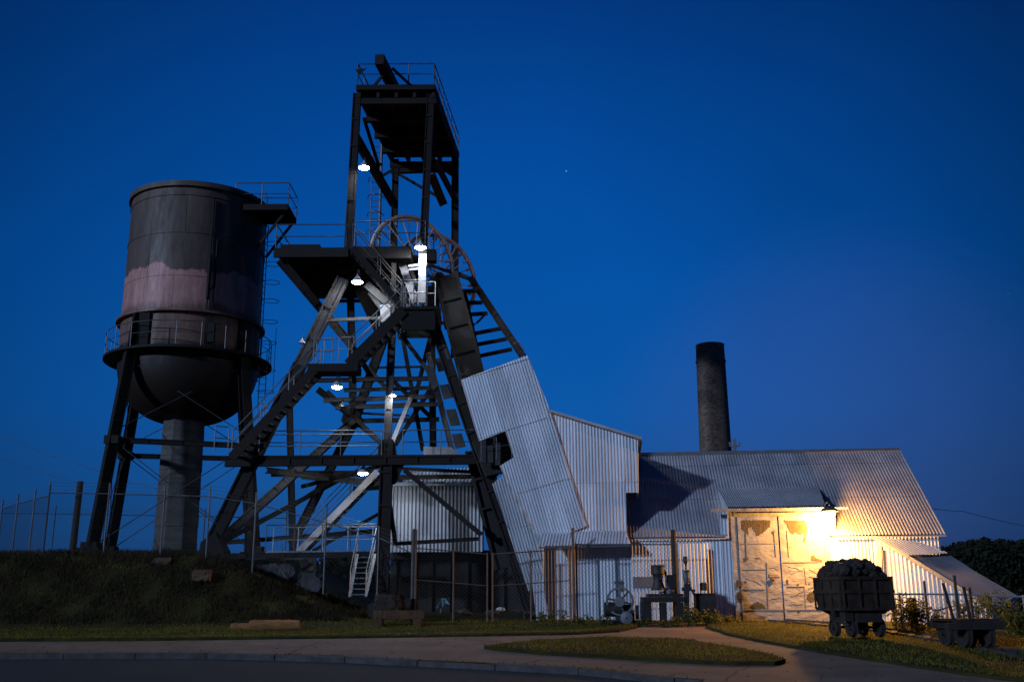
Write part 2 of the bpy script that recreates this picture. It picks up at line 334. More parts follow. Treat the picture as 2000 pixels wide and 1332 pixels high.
# ================================================================== GROUND
def make_ground():
    kp = [G(x, y) for x, y in ((0, 1277), (210, 1276), (420, 1276), (650, 1282), (900, 1294), (1120, 1304), (1373, 1329))]
    kx = [-120]+[p.x for p in kp]+[8, 14, 30, 120]; ky = [kp[0].y]+[p.y for p in kp]+[17.2, 15, 11, 8]
    def ky_(x): return float(np.interp(x, kx, ky))
    xs = list(np.concatenate([np.linspace(-400, -32, 14), np.arange(-30, 30.1, .45), np.linspace(32, 400, 14)]))
    offs = [-60, -20, -10, -6, -3, -1.5, -.5, 0, .03]+list(np.arange(.45, 40, .45))+[42, 46, 52, 60, 75, 95, 130, 190, 300, 500, 900]
    vs = []; fs = []
    for o in offs:
        for x in xs:
            y = ky_(x)+o; z = gz(x, y) - (.13 if o <= 0 else 0)
            if y > 60: z -= min(1.4, (y-60)*.03)
            vs.append((x, y, z))
    nx = len(xs)
    for j in range(len(offs)-1):
        for i in range(nx-1): fs.append((j*nx+i, j*nx+i+1, (j+1)*nx+i+1, (j+1)*nx+i))
    mb = MB(); mb.v = vs; mb.f = fs; g = mb.build('ground', SOIL, smooth=True); tag(g, kind='structure')
    # road sheet and kerb
    mb = MB(); xs2 = np.linspace(-60, 40, 90); of = [-16, -8, -4, -2, -.03]
    for o in of:
        for x in xs2:
            y = ky_(x)+o; mb.v.append((x, y, gz(x, y)-.13+.006))
    n2 = len(xs2)
    for j in range(len(of)-1):
        for i in range(n2-1): mb.f.append((j*n2+i, j*n2+i+1, (j+1)*n2+i+1, (j+1)*n2+i))
    tag(mb.build('road', ROADM), kind='structure')
    mb = MB(); x = -40.
    while x < 20:
        a = V((x+.012, ky_(x), 0)); b = V((x+1.788, ky_(x+1.8), 0)); d = (b-a).normalized(); q = V((-d.y, d.x, 0))
        def zz(p): return base_z(p.y)
        kz = random.uniform(-.014, .012); c = [a-q*.04, b-q*.04, b+q*.14, a+q*.14]
        mb.hexa([p+V((0, 0, zz(p)-.15)) for p in c]+[p+V((0, 0, zz(p)+.010+kz)) for p in c]); x += 1.8
    tag(mb.build('kerb', KERBM), kind='structure')
    return ky_
KY = make_ground()
def poly_w(px): return [G(x, y) for x, y in px]
PATH_PX = [(-60, 1254), (300, 1252), (900, 1244), (1120, 1240), (1208, 1235), (1241, 1227), (1257, 1220), (1380, 1217), (1383, 1228), (1428, 1243), (1483, 1254), (1560, 1268), (1642, 1282), (1780, 1304), (1890, 1320), (2040, 1338), (2040, 1420), (1373, 1345), (1373, 1327), (1120, 1301.5), (900, 1291.5), (650, 1280), (420, 1274), (-60, 1275)]
ISL_PX = [(944, 1268), (1000, 1262), (1065, 1255), (1175, 1250), (1329, 1253), (1422, 1268), (1505, 1284), (1538, 1295), (1515, 1301), (1420, 1300), (1285, 1293), (1175, 1286), (1065, 1280), (980, 1272)]
random.seed(12)
def rough(pl, amp=.05, st=.25):
    out = []
    for i in range(len(pl)):
        a, b = pl[i], pl[(i+1) % len(pl)]; n = max(1, int((b-a).length/st))
        for k in range(n):
            p = a+(b-a)*k/n; out.append(V((p.x+random.uniform(-amp, amp), p.y+random.uniform(-amp, amp), p.z)))
    return out
PATHW = rough(poly_w(PATH_PX)); ISLW = rough(poly_w(ISL_PX))
def plane_z(p): return .055*(p.y-20)
def inside(pl, x, y):
    c = False; n = len(pl); j = n-1
    for i in range(n):
        if (pl[i].y > y) != (pl[j].y > y) and x < (pl[j].x-pl[i].x)*(y-pl[i].y)/(pl[j].y-pl[i].y)+pl[i].x: c = not c
        j = i
    return c
def flat_poly(pl, h, name, m):
    import bmesh
    bm = bmesh.new(); vs = [bm.verts.new((p.x, p.y, plane_z(p)+h)) for p in pl]; es = [bm.edges.new((vs[i], vs[(i+1) % len(vs)])) for i in range(len(vs))]
    bmesh.ops.triangle_fill(bm, edges=es, use_beauty=True)
    r = bmesh.ops.extrude_face_region(bm, geom=bm.faces[:])
    for v in r['geom']:
        if isinstance(v, bmesh.types.BMVert): v.co.z -= .11
    bmesh.ops.recalc_face_normals(bm, faces=bm.faces[:])
    me = bpy.data.meshes.new(name); bm.to_mesh(me); me.materials.append(m); o = bpy.data.objects.new(name, me); COL.objects.link(o); return o
tag(flat_poly(PATHW, .012, 'path', PATHM), kind='structure')
tag(flat_poly(ISLW, .10, 'lawn_island', SOIL), kind='structure')
rg = random.Random(21); mb = MB()
for k in range(900):
    x, y = rg.uniform(-13, 13), rg.uniform(17.5, 35.5)
    if y < KY(x)-.6: continue
    onp = inside(PATHW, x, y) and not inside(ISLW, x, y)
    if not onp and y > KY(x)+.1: continue
    if onp and rg.random() < .3: continue
    zz = (.055*(y-20)+.014) if onp else gz(x, y)-.12
    mb.rock((x, y, zz), rg.uniform(.008, .03), k, (1.3, 1, .5))
tag(mb.build('gravel', CRACKM), 'loose grit and dead leaves scattered over the path and gutter', 'gravel', kind='stuff')
# weedy cracks between the path slabs
mb = MB()
for pts in (((880, 1246), (945, 1252), (1010, 1258)), ((1240, 1302), (1290, 1290), (1310, 1285)), ((1415, 1330), (1440, 1312), (1470, 1302)), ((1330, 1255), (1420, 1256), (1490, 1257)), ((1478, 1278), (1540, 1281)), ((1020, 1298), (1065, 1287)), ((1385, 1245), (1440, 1247)), ((1700, 1302), (1790, 1305)), ((560, 1279), (600, 1262), (630, 1253))):
    w_ = [G(*p) for p in pts]; q = []
    for a, b in zip(w_, w_[1:]):
        for k in range(8): q.append(a+(b-a)*k/8+V((random.uniform(-.03, .03), random.uniform(-.05, .05), 0)))
    for a, b in zip(q, q[1:]):
        d = (b-a).normalized(); s = V((-d.y, d.x, 0))*random.uniform(.008, .04)
        mb.add([V((p.x, p.y, plane_z(p)+.0165)) for p in (a-s, b-s, b+s, a+s)], [(0, 1, 2, 3)])
tag(mb.build('path_crack', CRACKM), kind='structure')

# raised turf lips where the lawns meet the path
EDG = [([G(*p) for p in ((1380, 1216), (1383, 1228), (1428, 1243), (1483, 1254), (1560, 1268), (1642, 1282), (1780, 1304), (1890, 1320), (2040, 1338))], 1),
       ([G(*p) for p in ((-60, 1254), (150, 1253), (300, 1252), (600, 1248), (900, 1244), (1120, 1240), (1208, 1235), (1241, 1227), (1257, 1219))], 1)]
def seg_d(p, a, b):
    d = (b.x-a.x, b.y-a.y); l = d[0]**2+d[1]**2; t = max(0, min(1, ((p[0]-a.x)*d[0]+(p[1]-a.y)*d[1])/l)); return math.hypot(p[0]-a.x-d[0]*t, p[1]-a.y-d[1]*t)
def lip(dd): return (.09 if dd < .3 else .09*max(0, 1-(dd-.3)/1.0))
for pl, sg in EDG:
    q = []
    for a, b in zip(pl, pl[1:]):
        n = max(1, int((b-a).length/.22))
        for k in range(n): q.append(a.lerp(b, k/n))
    q.append(pl[-1]); mb = MB(); pr = [(-.02, .0), (-.01, .07), (.05, .09), (.3, .09), (.7, .055), (1.3, .001)]
    for i, p in enumerate(q):
        a = q[max(0, i-2)]; b = q[min(len(q)-1, i+2)]; d = (b-a).normalized(); nn = V((-d.y, d.x, 0)); w_ = random.uniform(-.04, .04)
        for o_, h_ in pr: c = p+nn*(o_+(w_ if o_ < .1 else 0)); mb.v.append((c.x, c.y, plane_z(c)+h_+(.012 if h_ < .01 else 0)))
    k = len(pr)
    for i in range(len(q)-1):
        for l in range(k-1): mb.f.append((i*k+l, i*k+l+1, (i+1)*k+l+1, (i+1)*k+l))
    tag(mb.build('lawn_edge', SOIL), kind='structure')
# grass blades as one stuff object
def blades(name, pts, hmin, hmax, wid, m, lean=.5):
    n = len(pts); p = np.array(pts); h = RNG.uniform(hmin, hmax, n); a = RNG.uniform(0, math.pi, n); w_ = wid*RNG.uniform(.6, 1.3, n)
    dx = np.cos(a)*w_; dy = np.sin(a)*w_*.5; lx = RNG.normal(0, lean, n)*h*.5; ly = RNG.normal(0, lean, n)*h*.5
    vs = np.zeros((n, 3, 3)); vs[:, 0] = p; vs[:, 1] = p; vs[:, 2] = p
    vs[:, 0, 0] -= dx; vs[:, 0, 1] -= dy; vs[:, 1, 0] += dx; vs[:, 1, 1] += dy; vs[:, 2, 0] += lx; vs[:, 2, 1] += ly; vs[:, 2, 2] += h; vs[:, :2, 2] -= .01
    me = bpy.data.meshes.new(name); me.vertices.add(n*3); me.vertices.foreach_set('co', vs.reshape(-1)); me.loops.add(n*3); me.loops.foreach_set('vertex_index', np.arange(n*3, dtype=np.int32))
    me.polygons.add(n); me.polygons.foreach_set('loop_start', np.arange(0, n*3, 3, dtype=np.int32)); me.polygons.foreach_set('loop_total', np.full(n, 3, dtype=np.int32))
    me.update(); me.materials.append(m); o = bpy.data.objects.new(name, me); COL.objects.link(o); return o
pts = []
for _ in range(150000):
    y = 16+22*random.random()**.8; x = random.uniform(-.52, .52)*y*1.05
    if y < KY(x)+.12: continue
    isl = inside(ISLW, x, y)
    if inside(PATHW, x, y) and not isl: continue
    if x > 4.2 and y > 36.6: continue
    if random.random() < .45+.2*math.sin(x*.9+1)*math.sin(y*1.3): continue
    dd = min(seg_d((x, y), a, b) for pl, sg in EDG for a, b in zip(pl, pl[1:])) if y > 18 else 9
    pts.append((x, y, gz(x, y)+(.10 if isl else lip(dd))))
tag(blades('lawn_grass', pts, .03, .075, .02, GRASSM), 'short mown lawn grass in front of the mine buildings', 'grass', kind='stuff')
pts = []
for _ in range(85000):
    x = random.uniform(-24, -3.6); y = random.uniform(34.8, 41.5)
    if gz(x, y)-base_z(y) < .08: continue
    if y > 38.4 and random.random() < .6: continue
    if math.sin(x*2.3+y)*math.sin(y*2.9-x*.7) > random.uniform(-.2, 1): continue
    pts.append((x, y, gz(x, y)))
tag(blades('bank_weeds', pts, .05, .26, .022, WEEDM, .8), 'rough dark grass and weeds covering the steep bank', 'weeds', kind='stuff')

# ================================================================== WATER TANK
TX, TY = -14.9, 46.0; TR = 3.1; TZ0 = 12.55; TZ1 = 20.0
tank = empty('water_tank', (TX, TY, 3.6), 'round steel water tank on four raking legs with dark top and pink painted band', 'water tank')
prof = [(0.02, 9.45)]+[(TR*math.sin(a)**.82, 12.1-2.65*math.cos(a)) for a in np.linspace(.06, math.pi/2, 18)]+[(TR, z) for z in (13.6, 14.9, 16.3, 17.7, 18.9, 19.8)]
o = MB().lathe((TX, TY, 0), prof, 72).build('tank_shell', TANKM, tank, smooth=True)
o.data.transform(Matrix.Translation((0, 0, 0)))
mb = MB(); 
for z, rr, hh in ((TZ1-.2, .13, .24), (TZ1-.62, .035, .1), (17.6, .025, .07), (13.95, .22, .10), (15.6, .02, .05)):
    mb.lathe((TX, TY, 0), [(TR-.01, z), (TR+rr, z), (TR+rr, z+hh), (TR-.01, z+hh)], 72)
mb.build('ring_band', TANKM, tank, smooth=True)
mb = MB().lathe((TX, TY, 0), [(0.02, TZ1+.3), (TR*.5, TZ1+.28), (TR+.05, TZ1-.02)], 72).build('tank_roof', STEEL, tank, smooth=True)
for k in range(6):      # riveted vertical plate seams
    for z0, z1, ph in ((12.6, 13.9, 0), (14.1, 15.6, .5), (15.65, 17.6, .1), (17.7, 19.3, .6)):
        a = (k+ph)*math.pi/3; c = V((TX+math.cos(a)*(TR+.004), TY+math.sin(a)*(TR+.004), 0)); MB().bar(c+V((0, 0, z0)), c+V((0, 0, z1)), .07, .012, (math.cos(a), math.sin(a), 0)).build('seam_strip', TANKM, tank)
# balcony
BZ = 12.35; BR = 3.72
MB().lathe((TX, TY, 0), [(TR, BZ), (BR, BZ-.02), (BR, BZ-.13), (TR, BZ-.34), (TR, BZ)], 72).build('balcony', STEEL, tank)
mb = MB(); nb = 22
ringp = [V((TX+math.cos(2*math.pi*i/nb)*(BR-.06), TY+math.sin(2*math.pi*i/nb)*(BR-.06), BZ)) for i in range(nb+1)]
for i in range(nb):
    a, b = ringp[i], ringp[i+1]
    for k in range(3):
        p, q = a.lerp(b, k/3), a.lerp(b, (k+1)/3)
        for t in (p, q): t.x = TX+(t.x-TX)*(BR-.06)/math.hypot(t.x-TX, t.y-TY); 
        mb.tube(p+V((0, 0, 1.05)), q+V((0, 0, 1.05)), .02); mb.tube(p+V((0, 0, .55)), q+V((0, 0, .55)), .016)
    mb.tube(a, a+V((0, 0, 1.05)), .02)
mb.build('balcony_handrail', RAILM, tank)
# legs
feet = []; heads = []; mids = []
for a in (150, 240, 330, 60):
    t = math.radians(a); f = V((TX+.15+4.55*math.cos(t), TY+4.55*math.sin(t), 0)); f.z = gz(f.x, f.y)-.1; h = V((TX+3.1*math.cos(t), TY+3.1*math.sin(t), 13.95)); feet.append(f); heads.append(h)
    mb = MB().chan(f, f.lerp(h, .86), .44, .4, (math.cos(t+1.2), math.sin(t+1.2), 0)); mb.chan(f.lerp(h, .86), h, .34, .25, (math.cos(t+1.2), math.sin(t+1.2), 0))
    lg = mb.build('leg', STEEL, tank)
    MB().box(f+V((0, 0, .12)), (.95, .9, .5)).box(f+V((0, 0, .45)), (.65, .6, .3)).build('foot_block', CONC if a == 0 else STEEL, lg)
    mids.append(f.lerp(h, .46))
for i in range(4):
    a, b = mids[i], mids[(i+1) % 4]; MB().chan(a, b, .22, .2).build('strut', STEEL, tank)
    j = (i+1) % 4
    for p, q in ((feet[i], mids[j]), (feet[j], mids[i]), (mids[i], feet[j].lerp(heads[j], .80)), (mids[j], feet[i].lerp(heads[i], .80))):
        MB().tube(p+V((0, 0, .4)), q, .022, 5).build('tie_rod', RAILM, tank)
for m_ in mids: MB().box(m_, (.6, .5, .34)).build('gusset_plate', STEEL, tank)
for q in ((.35, .1), (-.3, .2), (.1, -.3)):   # thin drain pipes beneath the bowl
    pass
# tank top walkway
wk = V((-12.1, 45.2, 19.5))
a = P(470, 388, 45.5); zdk = 19.3
xl, xr = -12.3, -10.25
MB().box(((xl+xr)/2, 44.9, zdk), (xr-xl, 1.9, .09)).box(((xl+xr)/2, 44.0, zdk-.13), (xr-xl, .12, .22)).box(((xl+xr)/2, 45.8, zdk-.13), (xr-xl, .12, .22)).build('top_walkway', STEEL, tank)
pl = [(xl-.4, 44.0, zdk), (xr, 44.0, zdk), (xr, 45.8, zdk), (xl+.2, 45.8, zdk)]
rail(pl, 1.1, .024).build('walkway_handrail', RAILM, tank)
MB().bar((xr-.05, 44.2, zdk-.1), (-11.8, 44.9, 17.6), .11, .1).bar((xr-.05, 45.7, zdk-.1), (-11.75, 46.4, 17.6), .11, .1).build('walkway_brace', STEEL, tank)
mb = MB(); 
for k in range(9):
    t = math.pi*k/8
    pass
hp = [V((-11.6+.22*math.cos(t), 44.6, zdk+.55+.28*math.sin(t))) for t in np.linspace(0, math.pi, 9)]; hp = [V((hp[0].x, 44.6, zdk))]+hp+[V((hp[-1].x, 44.6, zdk))]
MB().path(hp, .025).build('hand_loop', RAILM, tank)
# caged ladder on the right flank
lx = TX+TR+.28; mb = MB(); ly = TY-.6
mb.tube((lx-.05, ly, 11.3), (lx-.05, ly, 19), .025); mb.tube((lx-.05, ly+.45, 11.3), (lx-.05, ly+.45, 19), .025)
z = 11.4
while z < 19: mb.tube((lx-.05, ly, z), (lx-.05, ly+.45, z), .013); z += .3
lad = mb.build('ladder', RAILM, tank)
for z in (10.9, 11.9, 13.2, 14.2, 15.2, 16.1, 17.0, 18.0):
    h = [V((lx+.34+.36*math.cos(t), ly+.22+.36*math.sin(t), z)) for t in np.linspace(-2.3, 2.3, 9)]
    MB().path([V((lx-.05, ly, z))]+h+[V((lx-.05, ly+.45, z))], .016, 4).build('cage_hoop', RAILM, lad)
mb = MB(); mb.tube((lx+.65, ly+.2, 10.9), (lx+.65, ly+.2, 13.9), .016, 4).tube((lx+.05, ly, 8.7), (lx+.05, ly, 12), .022).tube((lx+.35, ly, 8.7), (lx+.35, ly, 12), .022); z = 8.8
while z < 12: mb.tube((lx+.05, ly, z), (lx+.35, ly, z), .013); z += .3
mb.build('cage_strap', RAILM, lad)
# vertical pipes on the shell
def on_shell(az, z, d=.06):
    t = math.radians(az); return V((TX+(TR+d)*math.cos(t), TY+(TR+d)*math.sin(t), z))
MB().tube(on_shell(-62, 12.4), on_shell(-62, 19.3), .04).tube(on_shell(-62, 14.6, .09), on_shell(-62, 16.6, .09), .09).build('gauge_pipe', STEEL, tank)
MB().tube(on_shell(-57, 15.2), on_shell(-57, 17.4), .05).tube(on_shell(-57, 15.2, .05), on_shell(-62, 15.0, .05), .035).tube(on_shell(-57, 12.6, .05), on_shell(-57, 15.2, .05), .02).build('gauge_pipe', STEEL, tank)
MB().box(on_shell(-110, 13.15, .1), (.45, .2, 1.5)).build('leg_pad', STEEL, tank); MB().box(on_shell(-57, 13.1, .08), (.3, .2, .9)).build('leg_pad', STEEL, tank)
# riser pillar, octagonal concrete with a pale left face
ctr = V((TX+.05, TY-.2, 0)); rr = .93; mb = MB(); mb2 = MB()
def octs(r, z): return [V((ctr.x+r*math.cos(t), ctr.y+r*math.sin(t), z)) for t in [math.radians(22.5+12+45*k) for k in range(8)]]
z = 3.0; k = 0
while z < 9.75:
    h = .62; f = 1+.03*(9.7-z)/6.7
    a = octs(rr*f+(.02 if k % 2 else 0), z); b = octs(rr*f+(.02 if k % 2 else 0)-.012, min(z+h-.012, 10.2)); mb.add(a+b, [(i, (i+1) % 8, 8+(i+1) % 8, 8+i) for i in range(8)]+[tuple(range(8, 16))]); z += h; k += 1
mb.build('riser_pillar', CONC, tank)
MB().lathe((ctr.x, ctr.y, 0), [(.86, 3.2), (.86, 9.75)], 16).build('pillar_core', CONC, tank)

# ================================================================== HEADFRAME
YF, YR = 39.5, 45.9
hf = empty('headframe', tuple(P(745, 1185, 39)), 'tall dark steel mine headframe with winding wheels, stairs and raking legs', 'headframe')
def mem(name, x1, y1, Y1, x2, y2, Y2, w, m=STEEL, kind='c', d=None, parent=None, label=None):
    a = P(x1, y1, Y1); b = P(x2, y2, Y2); wm = cpx(w, (Y1+Y2)/2*1.03)*(.9 if w > 8 else 1); mb = MB()
    dd = d or max(.06, wm*.8)
    (mb.chan if kind == 'c' and wm > .12 else mb.bar)(a, b, wm, dd)
    return mb.build(name, m, parent or hf, label=label)
def plate(name, pts, Y, th, m=STEEL, parent=None):
    return MB().prism([P(x, y, Y) for x, y in pts], (0, th, 0)).build(name, m, parent or hf)
# upper tower
mem('tower_post', 698, 184, YF, 680, 500, YF, 18)
mem('tower_post', 842, 176, YF, 826, 498, YF, 17)
mem('tower_post', 773, 312, YR, 769, 500, YR, 14)
mem('tower_post', 889, 305, YR, 888, 700, YR, 16)
zt = P(775, 182, YF).z; xa = P(697, 184, YF).x; xb = P(851, 176, YF).x; rearY = YR+.1
yf0 = YF-.3; ra0, ra1 = P(763, 312, rearY).x, P(897, 305, rearY).x
def dk(x0, x1, X0, X1, y0, y1, z0, z1, name):
    MB().hexa([V((x0, y0, z0)), V((x1, y0, z0)), V((X1, y1, z0)), V((X0, y1, z0)), V((x0, y0, z1)), V((x1, y0, z1)), V((X1, y1, z1)), V((X0, y1, z1))]).build(name, STEEL, hf)
dk(xa, xb, ra0, ra1, yf0, rearY, zt, zt+.23, 'top_deck')
def skx(t, y): k = (y-yf0)/(rearY-yf0); l = xa+(ra0-xa)*k; q = xb+(ra1-xb)*k; return l+(q-l)*t
for x in (.03, .27, .5, .73, .97): MB().bar((skx(x, YF-.15), YF-.15, zt-.145), (skx(x, rearY), rearY, zt-.145), .14, .28, (0, 0, -1)).build('deck_joist', STEEL, hf)
for y in np.linspace(YF, YR, 5): MB().bar((skx(0, y), y, zt-.42), (skx(1, y), y, zt-.42), .26, .22).build('deck_girder', STEEL, hf)
d0 = zt+.23
rail([(ra0+.05, YR, d0), (xa+.05, YF-.25, d0), (xb-.05, YF-.25, d0), (ra1-.05, YR+.1, d0)], 1.0, .026, 1.1).build('top_handrail', RAILM, hf)
plate('corner_sign_plate', [(694, 136), (716, 134), (701, 147)], YF-.3, .02)
# hoist beam cantilevered towards the front
hbz = P(756, 150, 37.4).z
MB().bar((P(768, 182, 39.3).x, 41.5, d0+.55), (P(741, 116, 38.2).x, 38.2, d0+.62), .38, .45, (0, 0, -1)).build('hoist_beam', STEEL, hf)
xm = P(766, 178, YF).x
MB().bar((xm-.8, YF-.1, d0), (xm-.1, YF-.6, d0+.6), .1, .1).build('hoist_brace', STEEL, hf); MB().bar((xm+.85, YF-.1, d0), (xm+.05, YF-.6, d0+.6), .1, .1).build('hoist_brace', STEEL, hf)
# tower bracing
mem('brace', 711, 232, YF+.3, 746, 345, YR-.2, 6, kind='b')
mem('knee_brace', 694, 268, YF, 770, 400, YR, 17)
mem('cross_beam', 764, 334, YR, 893, 330, YR, 13)
mem('knee_brace', 848, 312, YF+.4, 890, 392, YR, 13)
mem('hanging_bracket', 842, 340, 42, 866, 400, 43, 18)
mem('brace', 778, 340, YR, 868, 392, YR-.8, 5, kind='b')
mem('brace', 745, 345, YR, 770, 330, YR, 5, kind='b')
mem('knee_brace', 889, 345, YR, 868, 330, YR, 8, kind='b')
# ladder with hoops
lp = P(744, 340, 44.3); mb = MB(); zl0 = P(744, 500, 44.3).z; zl1 = zt
for dx in (0, .42): mb.tube((lp.x-dx, 44.3, zl0), (lp.x-dx, 44.3, zl1), .03 if dx else .07)
z = zl0
while z < zl1: mb.tube((lp.x-.42, 44.3, z), (lp.x, 44.3, z), .014); z += .3
lad = mb.build('ladder', RAILM, hf)
for k in range(8):
    z = zl0+.3+k*.85
    if z > 20.9: break
    h = [V((lp.x-.21-.38*math.sin(t), 44.3-.05-.62*math.cos(t)+.2, z)) for t in np.linspace(-1.6, 1.6, 9)]
    MB().path([V((lp.x-.21-(.0)+q.x-(lp.x-.21), q.y, q.z)) for q in h], .02, 4).build('cage_hoop', RAILM, lad)
# sheave deck
zs = P(600, 489, YF).z; x0 = P(537, 489, YF).x; x1 = P(681, 489, YF).x; x2 = P(802, 489, YF).x
xq = P(613, 573, YR).x; dk(x0, x1, xq, x1+.45, YF-.1, YR, zs-.13, zs, 'side_platform'); MB().box(((x0+x1)/2, YF-.16, zs-.16), (x1-x0, .1, .4)).build('platform_fascia', STEEL, hf)
MB().box(((x1+x2)/2+.002, (YF+YR)/2, zs-.1), (x2-x1, YR-YF, .5)).build('sheave_deck', STEEL, hf)
for y in np.linspace(YF+.5, YR, 6): MB().bar((x0+.2+(y-YF)*.12, y, zs-.24), (x1, y, zs-.24), .12, .2).build('platform_joist', STEEL, hf)
MB().box((P(587, 484, YF).x, YF+.5, zs+.12), (1.6, 1.2, .2)).build('raised_plate', STEEL, hf)
MB().box((x0+.35, YF+2.2, zs+.4), (.16, .16, .9)).build('platform_post', STEEL, hf)
rail([(x0+.05, YR, zs), (x0+.05, YF-.1, zs), (x1-.1, YF-.1, zs), (x1-.1, YF+1.2, zs)], 1.08, .026, 2.2).build('platform_handrail', RAILM, hf)
rail([(x1+.25, YF-.1, zs+.15), (x2+.6, YF-.1, zs+.15)], 1.05, .024, 1.3).build('platform_handrail', RAILM, hf)
mem('platform_brace', 546, 508, YF+.2, 690, 678, YF+1.5, 19)
mem('platform_brace', 558, 500, YF+2, 612, 575, YR, 10)
mem('platform_post', 620, 573, YR, 622, 600, YR, 5, kind='b')
mem('brace', 690, 678, 41, 730, 745, 43, 11)
mem('brace', 704, 560, 42, 742, 640, 43, 30)
# sheave wheels
def wheel(c, R, yaw, name='sheave_wheel'):
    n = V((math.sin(yaw), -math.cos(yaw), 0)); mb = MB()
    mb.lathe(c, [(R-.10, -.08), (R, -.09), (R, -.05), (R-.06, 0), (R, .05), (R, .09), (R-.10, .08), (R-.10, -.08)], 64, n)
    mb.lathe(c, [(R-.17, -.02), (R-.10, -.02), (R-.10, .02), (R-.17, .02), (R-.17, -.02)], 64, n)
    whl = mb.build(name, WHEELM, hf, smooth=True)
    MB().lathe(c, [(.02, -.24), (.26, -.24), (.28, 0), (.26, .24), (.02, .24)], 20, n).build('hub', GREYST, whl)
    u = V((math.cos(yaw), math.sin(yaw), 0)); q = V((0, 0, 1))
    for k in range(30):
        t = 2*math.pi*k/30; e = (u*math.cos(t)+q*math.sin(t)); s = n*(.2 if k % 2 else -.2)
        MB().tube(V(c)+e*.2+s, V(c)+e*(R-.14)+s*.2, .026, 5).box(V(c)+e*(R-.3), (.1, .1, .16), (u.cross(n) if False else e.cross(n), n, e)).build('spoke', WHEELM, whl)
    return whl
WC = P(806, 512, 42.3)
wheel(WC, 2.12, math.radians(37))
wheel(WC+V((.95, 1.6, -.25)), 2.12, math.radians(37))
MB().tube(WC-V((.5, -.6, 0))*1.4, WC+V((.6, -.8, 0))*1.4+V((0, 0, 0)), .12, 12).build('axle', STEEL, hf)
MB().box(WC+V((.75, -1.0, -.1)), (.7, .5, .5)).build('bearing_block', STEEL, hf); MB().box(WC+V((-.85, 1.2, -.1)), (.7, .5, .5)).build('bearing_block', STEEL, hf)
# members lit below the wheel
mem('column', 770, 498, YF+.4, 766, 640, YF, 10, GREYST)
mem('column', 780, 500, YF+.8, 812, 592, YF+.6, 16, LITST)
mem('column', 826, 498, YF, 824, 592, YF, 16, LITST)
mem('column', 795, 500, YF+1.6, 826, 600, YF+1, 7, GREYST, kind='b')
mem('rung_beam', 798, 520, YF+.2, 820, 518, YF+.1, 5, LITST, kind='b'); mem('rung_beam', 798, 527, YF+.2, 820, 525, YF+.1, 4, LITST, kind='b')
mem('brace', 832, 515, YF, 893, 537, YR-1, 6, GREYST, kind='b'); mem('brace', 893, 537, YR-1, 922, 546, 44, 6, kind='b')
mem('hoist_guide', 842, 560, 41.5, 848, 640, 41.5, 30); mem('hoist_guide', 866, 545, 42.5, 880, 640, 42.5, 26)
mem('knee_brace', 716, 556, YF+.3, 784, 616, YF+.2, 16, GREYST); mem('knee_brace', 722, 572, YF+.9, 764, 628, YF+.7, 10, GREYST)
plate('gusset_plate', [(742, 596), (760, 594), (774, 612), (752, 640), (744, 628)], YF+.15, .03, LITST)
mem('tie_beam', 636, 626, YF, 745, 621, YF, 6, GREYST, kind='b')
# legs
mem('raking_leg', 670, 545, YF, 586, 713, YF, 25, GREYST, label='grey upper left raking leg')
mem('raking_leg', 586, 713, YF, 404, 1080, YF-.1, 27)
mem('front_leg', 767, 620, YF, 757, 860, 39.2, 16, GREYST); mem('front_leg', 757, 860, 39.2, 744, 1190, 38.7, 26)
mem('raking_leg', 846, 630, YF, 1047, 1202, 38.3, 24)
mem('skip_chute', 872, 545, 41.8, 962, 890, 40.4, 56, DARKW, kind='c', d=1.0)
mem('skip_chute', 932, 880, 40.2, 990, 1110, 39.8, 52, DARKW, kind='c', d=.8)
mem('raking_leg', 975, 1000, 39.5, 1035, 1200, 39.3, 22)
mem('inner_leg', 836, 690, 41.8, 886, 892, 40.6, 12, GREYST); mem('inner_leg', 862, 660, 39.3, 915, 810, 39.2, 7, GREYST, kind='b')
for q in ([(848, 700), (866, 698), (876, 722), (856, 726)], [(858, 752), (876, 750), (886, 776), (866, 780)], [(870, 800), (890, 798), (900, 830), (880, 832)], [(882, 848), (902, 846), (910, 872), (890, 876)]):
    plate('batten_plate', q, 40.4, .04, GREYST)
mem('back_leg', 755, 645, 43, 690, 828, 44, 19); mem('back_leg', 690, 828, 44, 570, 1062, 45.2, 17)
mem('back_leg', 692, 820, 43.8, 412, 1073, YF+.1, 17, GREYST)
mem('column', 683, 505, YR, 690, 815, 44.2, 15); mem('column', 565, 770, 42.5, 572, 1088, 42.5, 13); mem('column', 489, 890, 42.3, 486, 1092, 42.3, 16)
mem('column', 843, 620, YR, 846, 880, YR, 14)
mem('inner_brace', 783, 640, 43, 826, 880, 43.5, 8, kind='b', d=.12); mem('inner_brace', 840, 660, 44, 812, 772, 44, 8, kind='b', d=.12)
mem('gusset_brace', 780, 648, YF+.2, 846, 738, YF+.2, 9, GREYST, kind='b')
plate('gusset_plate', [(776, 638), (787, 636), (790, 652), (782, 664), (776, 662)], YF+.12, .03, LITST); plate('gusset_plate', [(830, 718), (846, 716), (858, 752), (846, 762), (836, 740)], YF+.12, .03, GREYST)
mem('diagonal', 766, 742, 43, 842, 815, 44, 8, kind='b', d=.12); mem('diagonal', 838, 764, 44, 772, 868, 42, 8, kind='b', d=.12)
mem('lit_strut', 802, 778, 41.2, 763, 872, 39.9, 8, LITST, kind='b', label='pale lit strut')
mem('diagonal', 700, 700, 43, 752, 755, 43, 9, kind='b', d=.12); mem('diagonal', 640, 765, 43, 752, 872, 40, 8, kind='b', d=.12); mem('diagonal', 620, 760, 43.5, 690, 815, 44, 14)
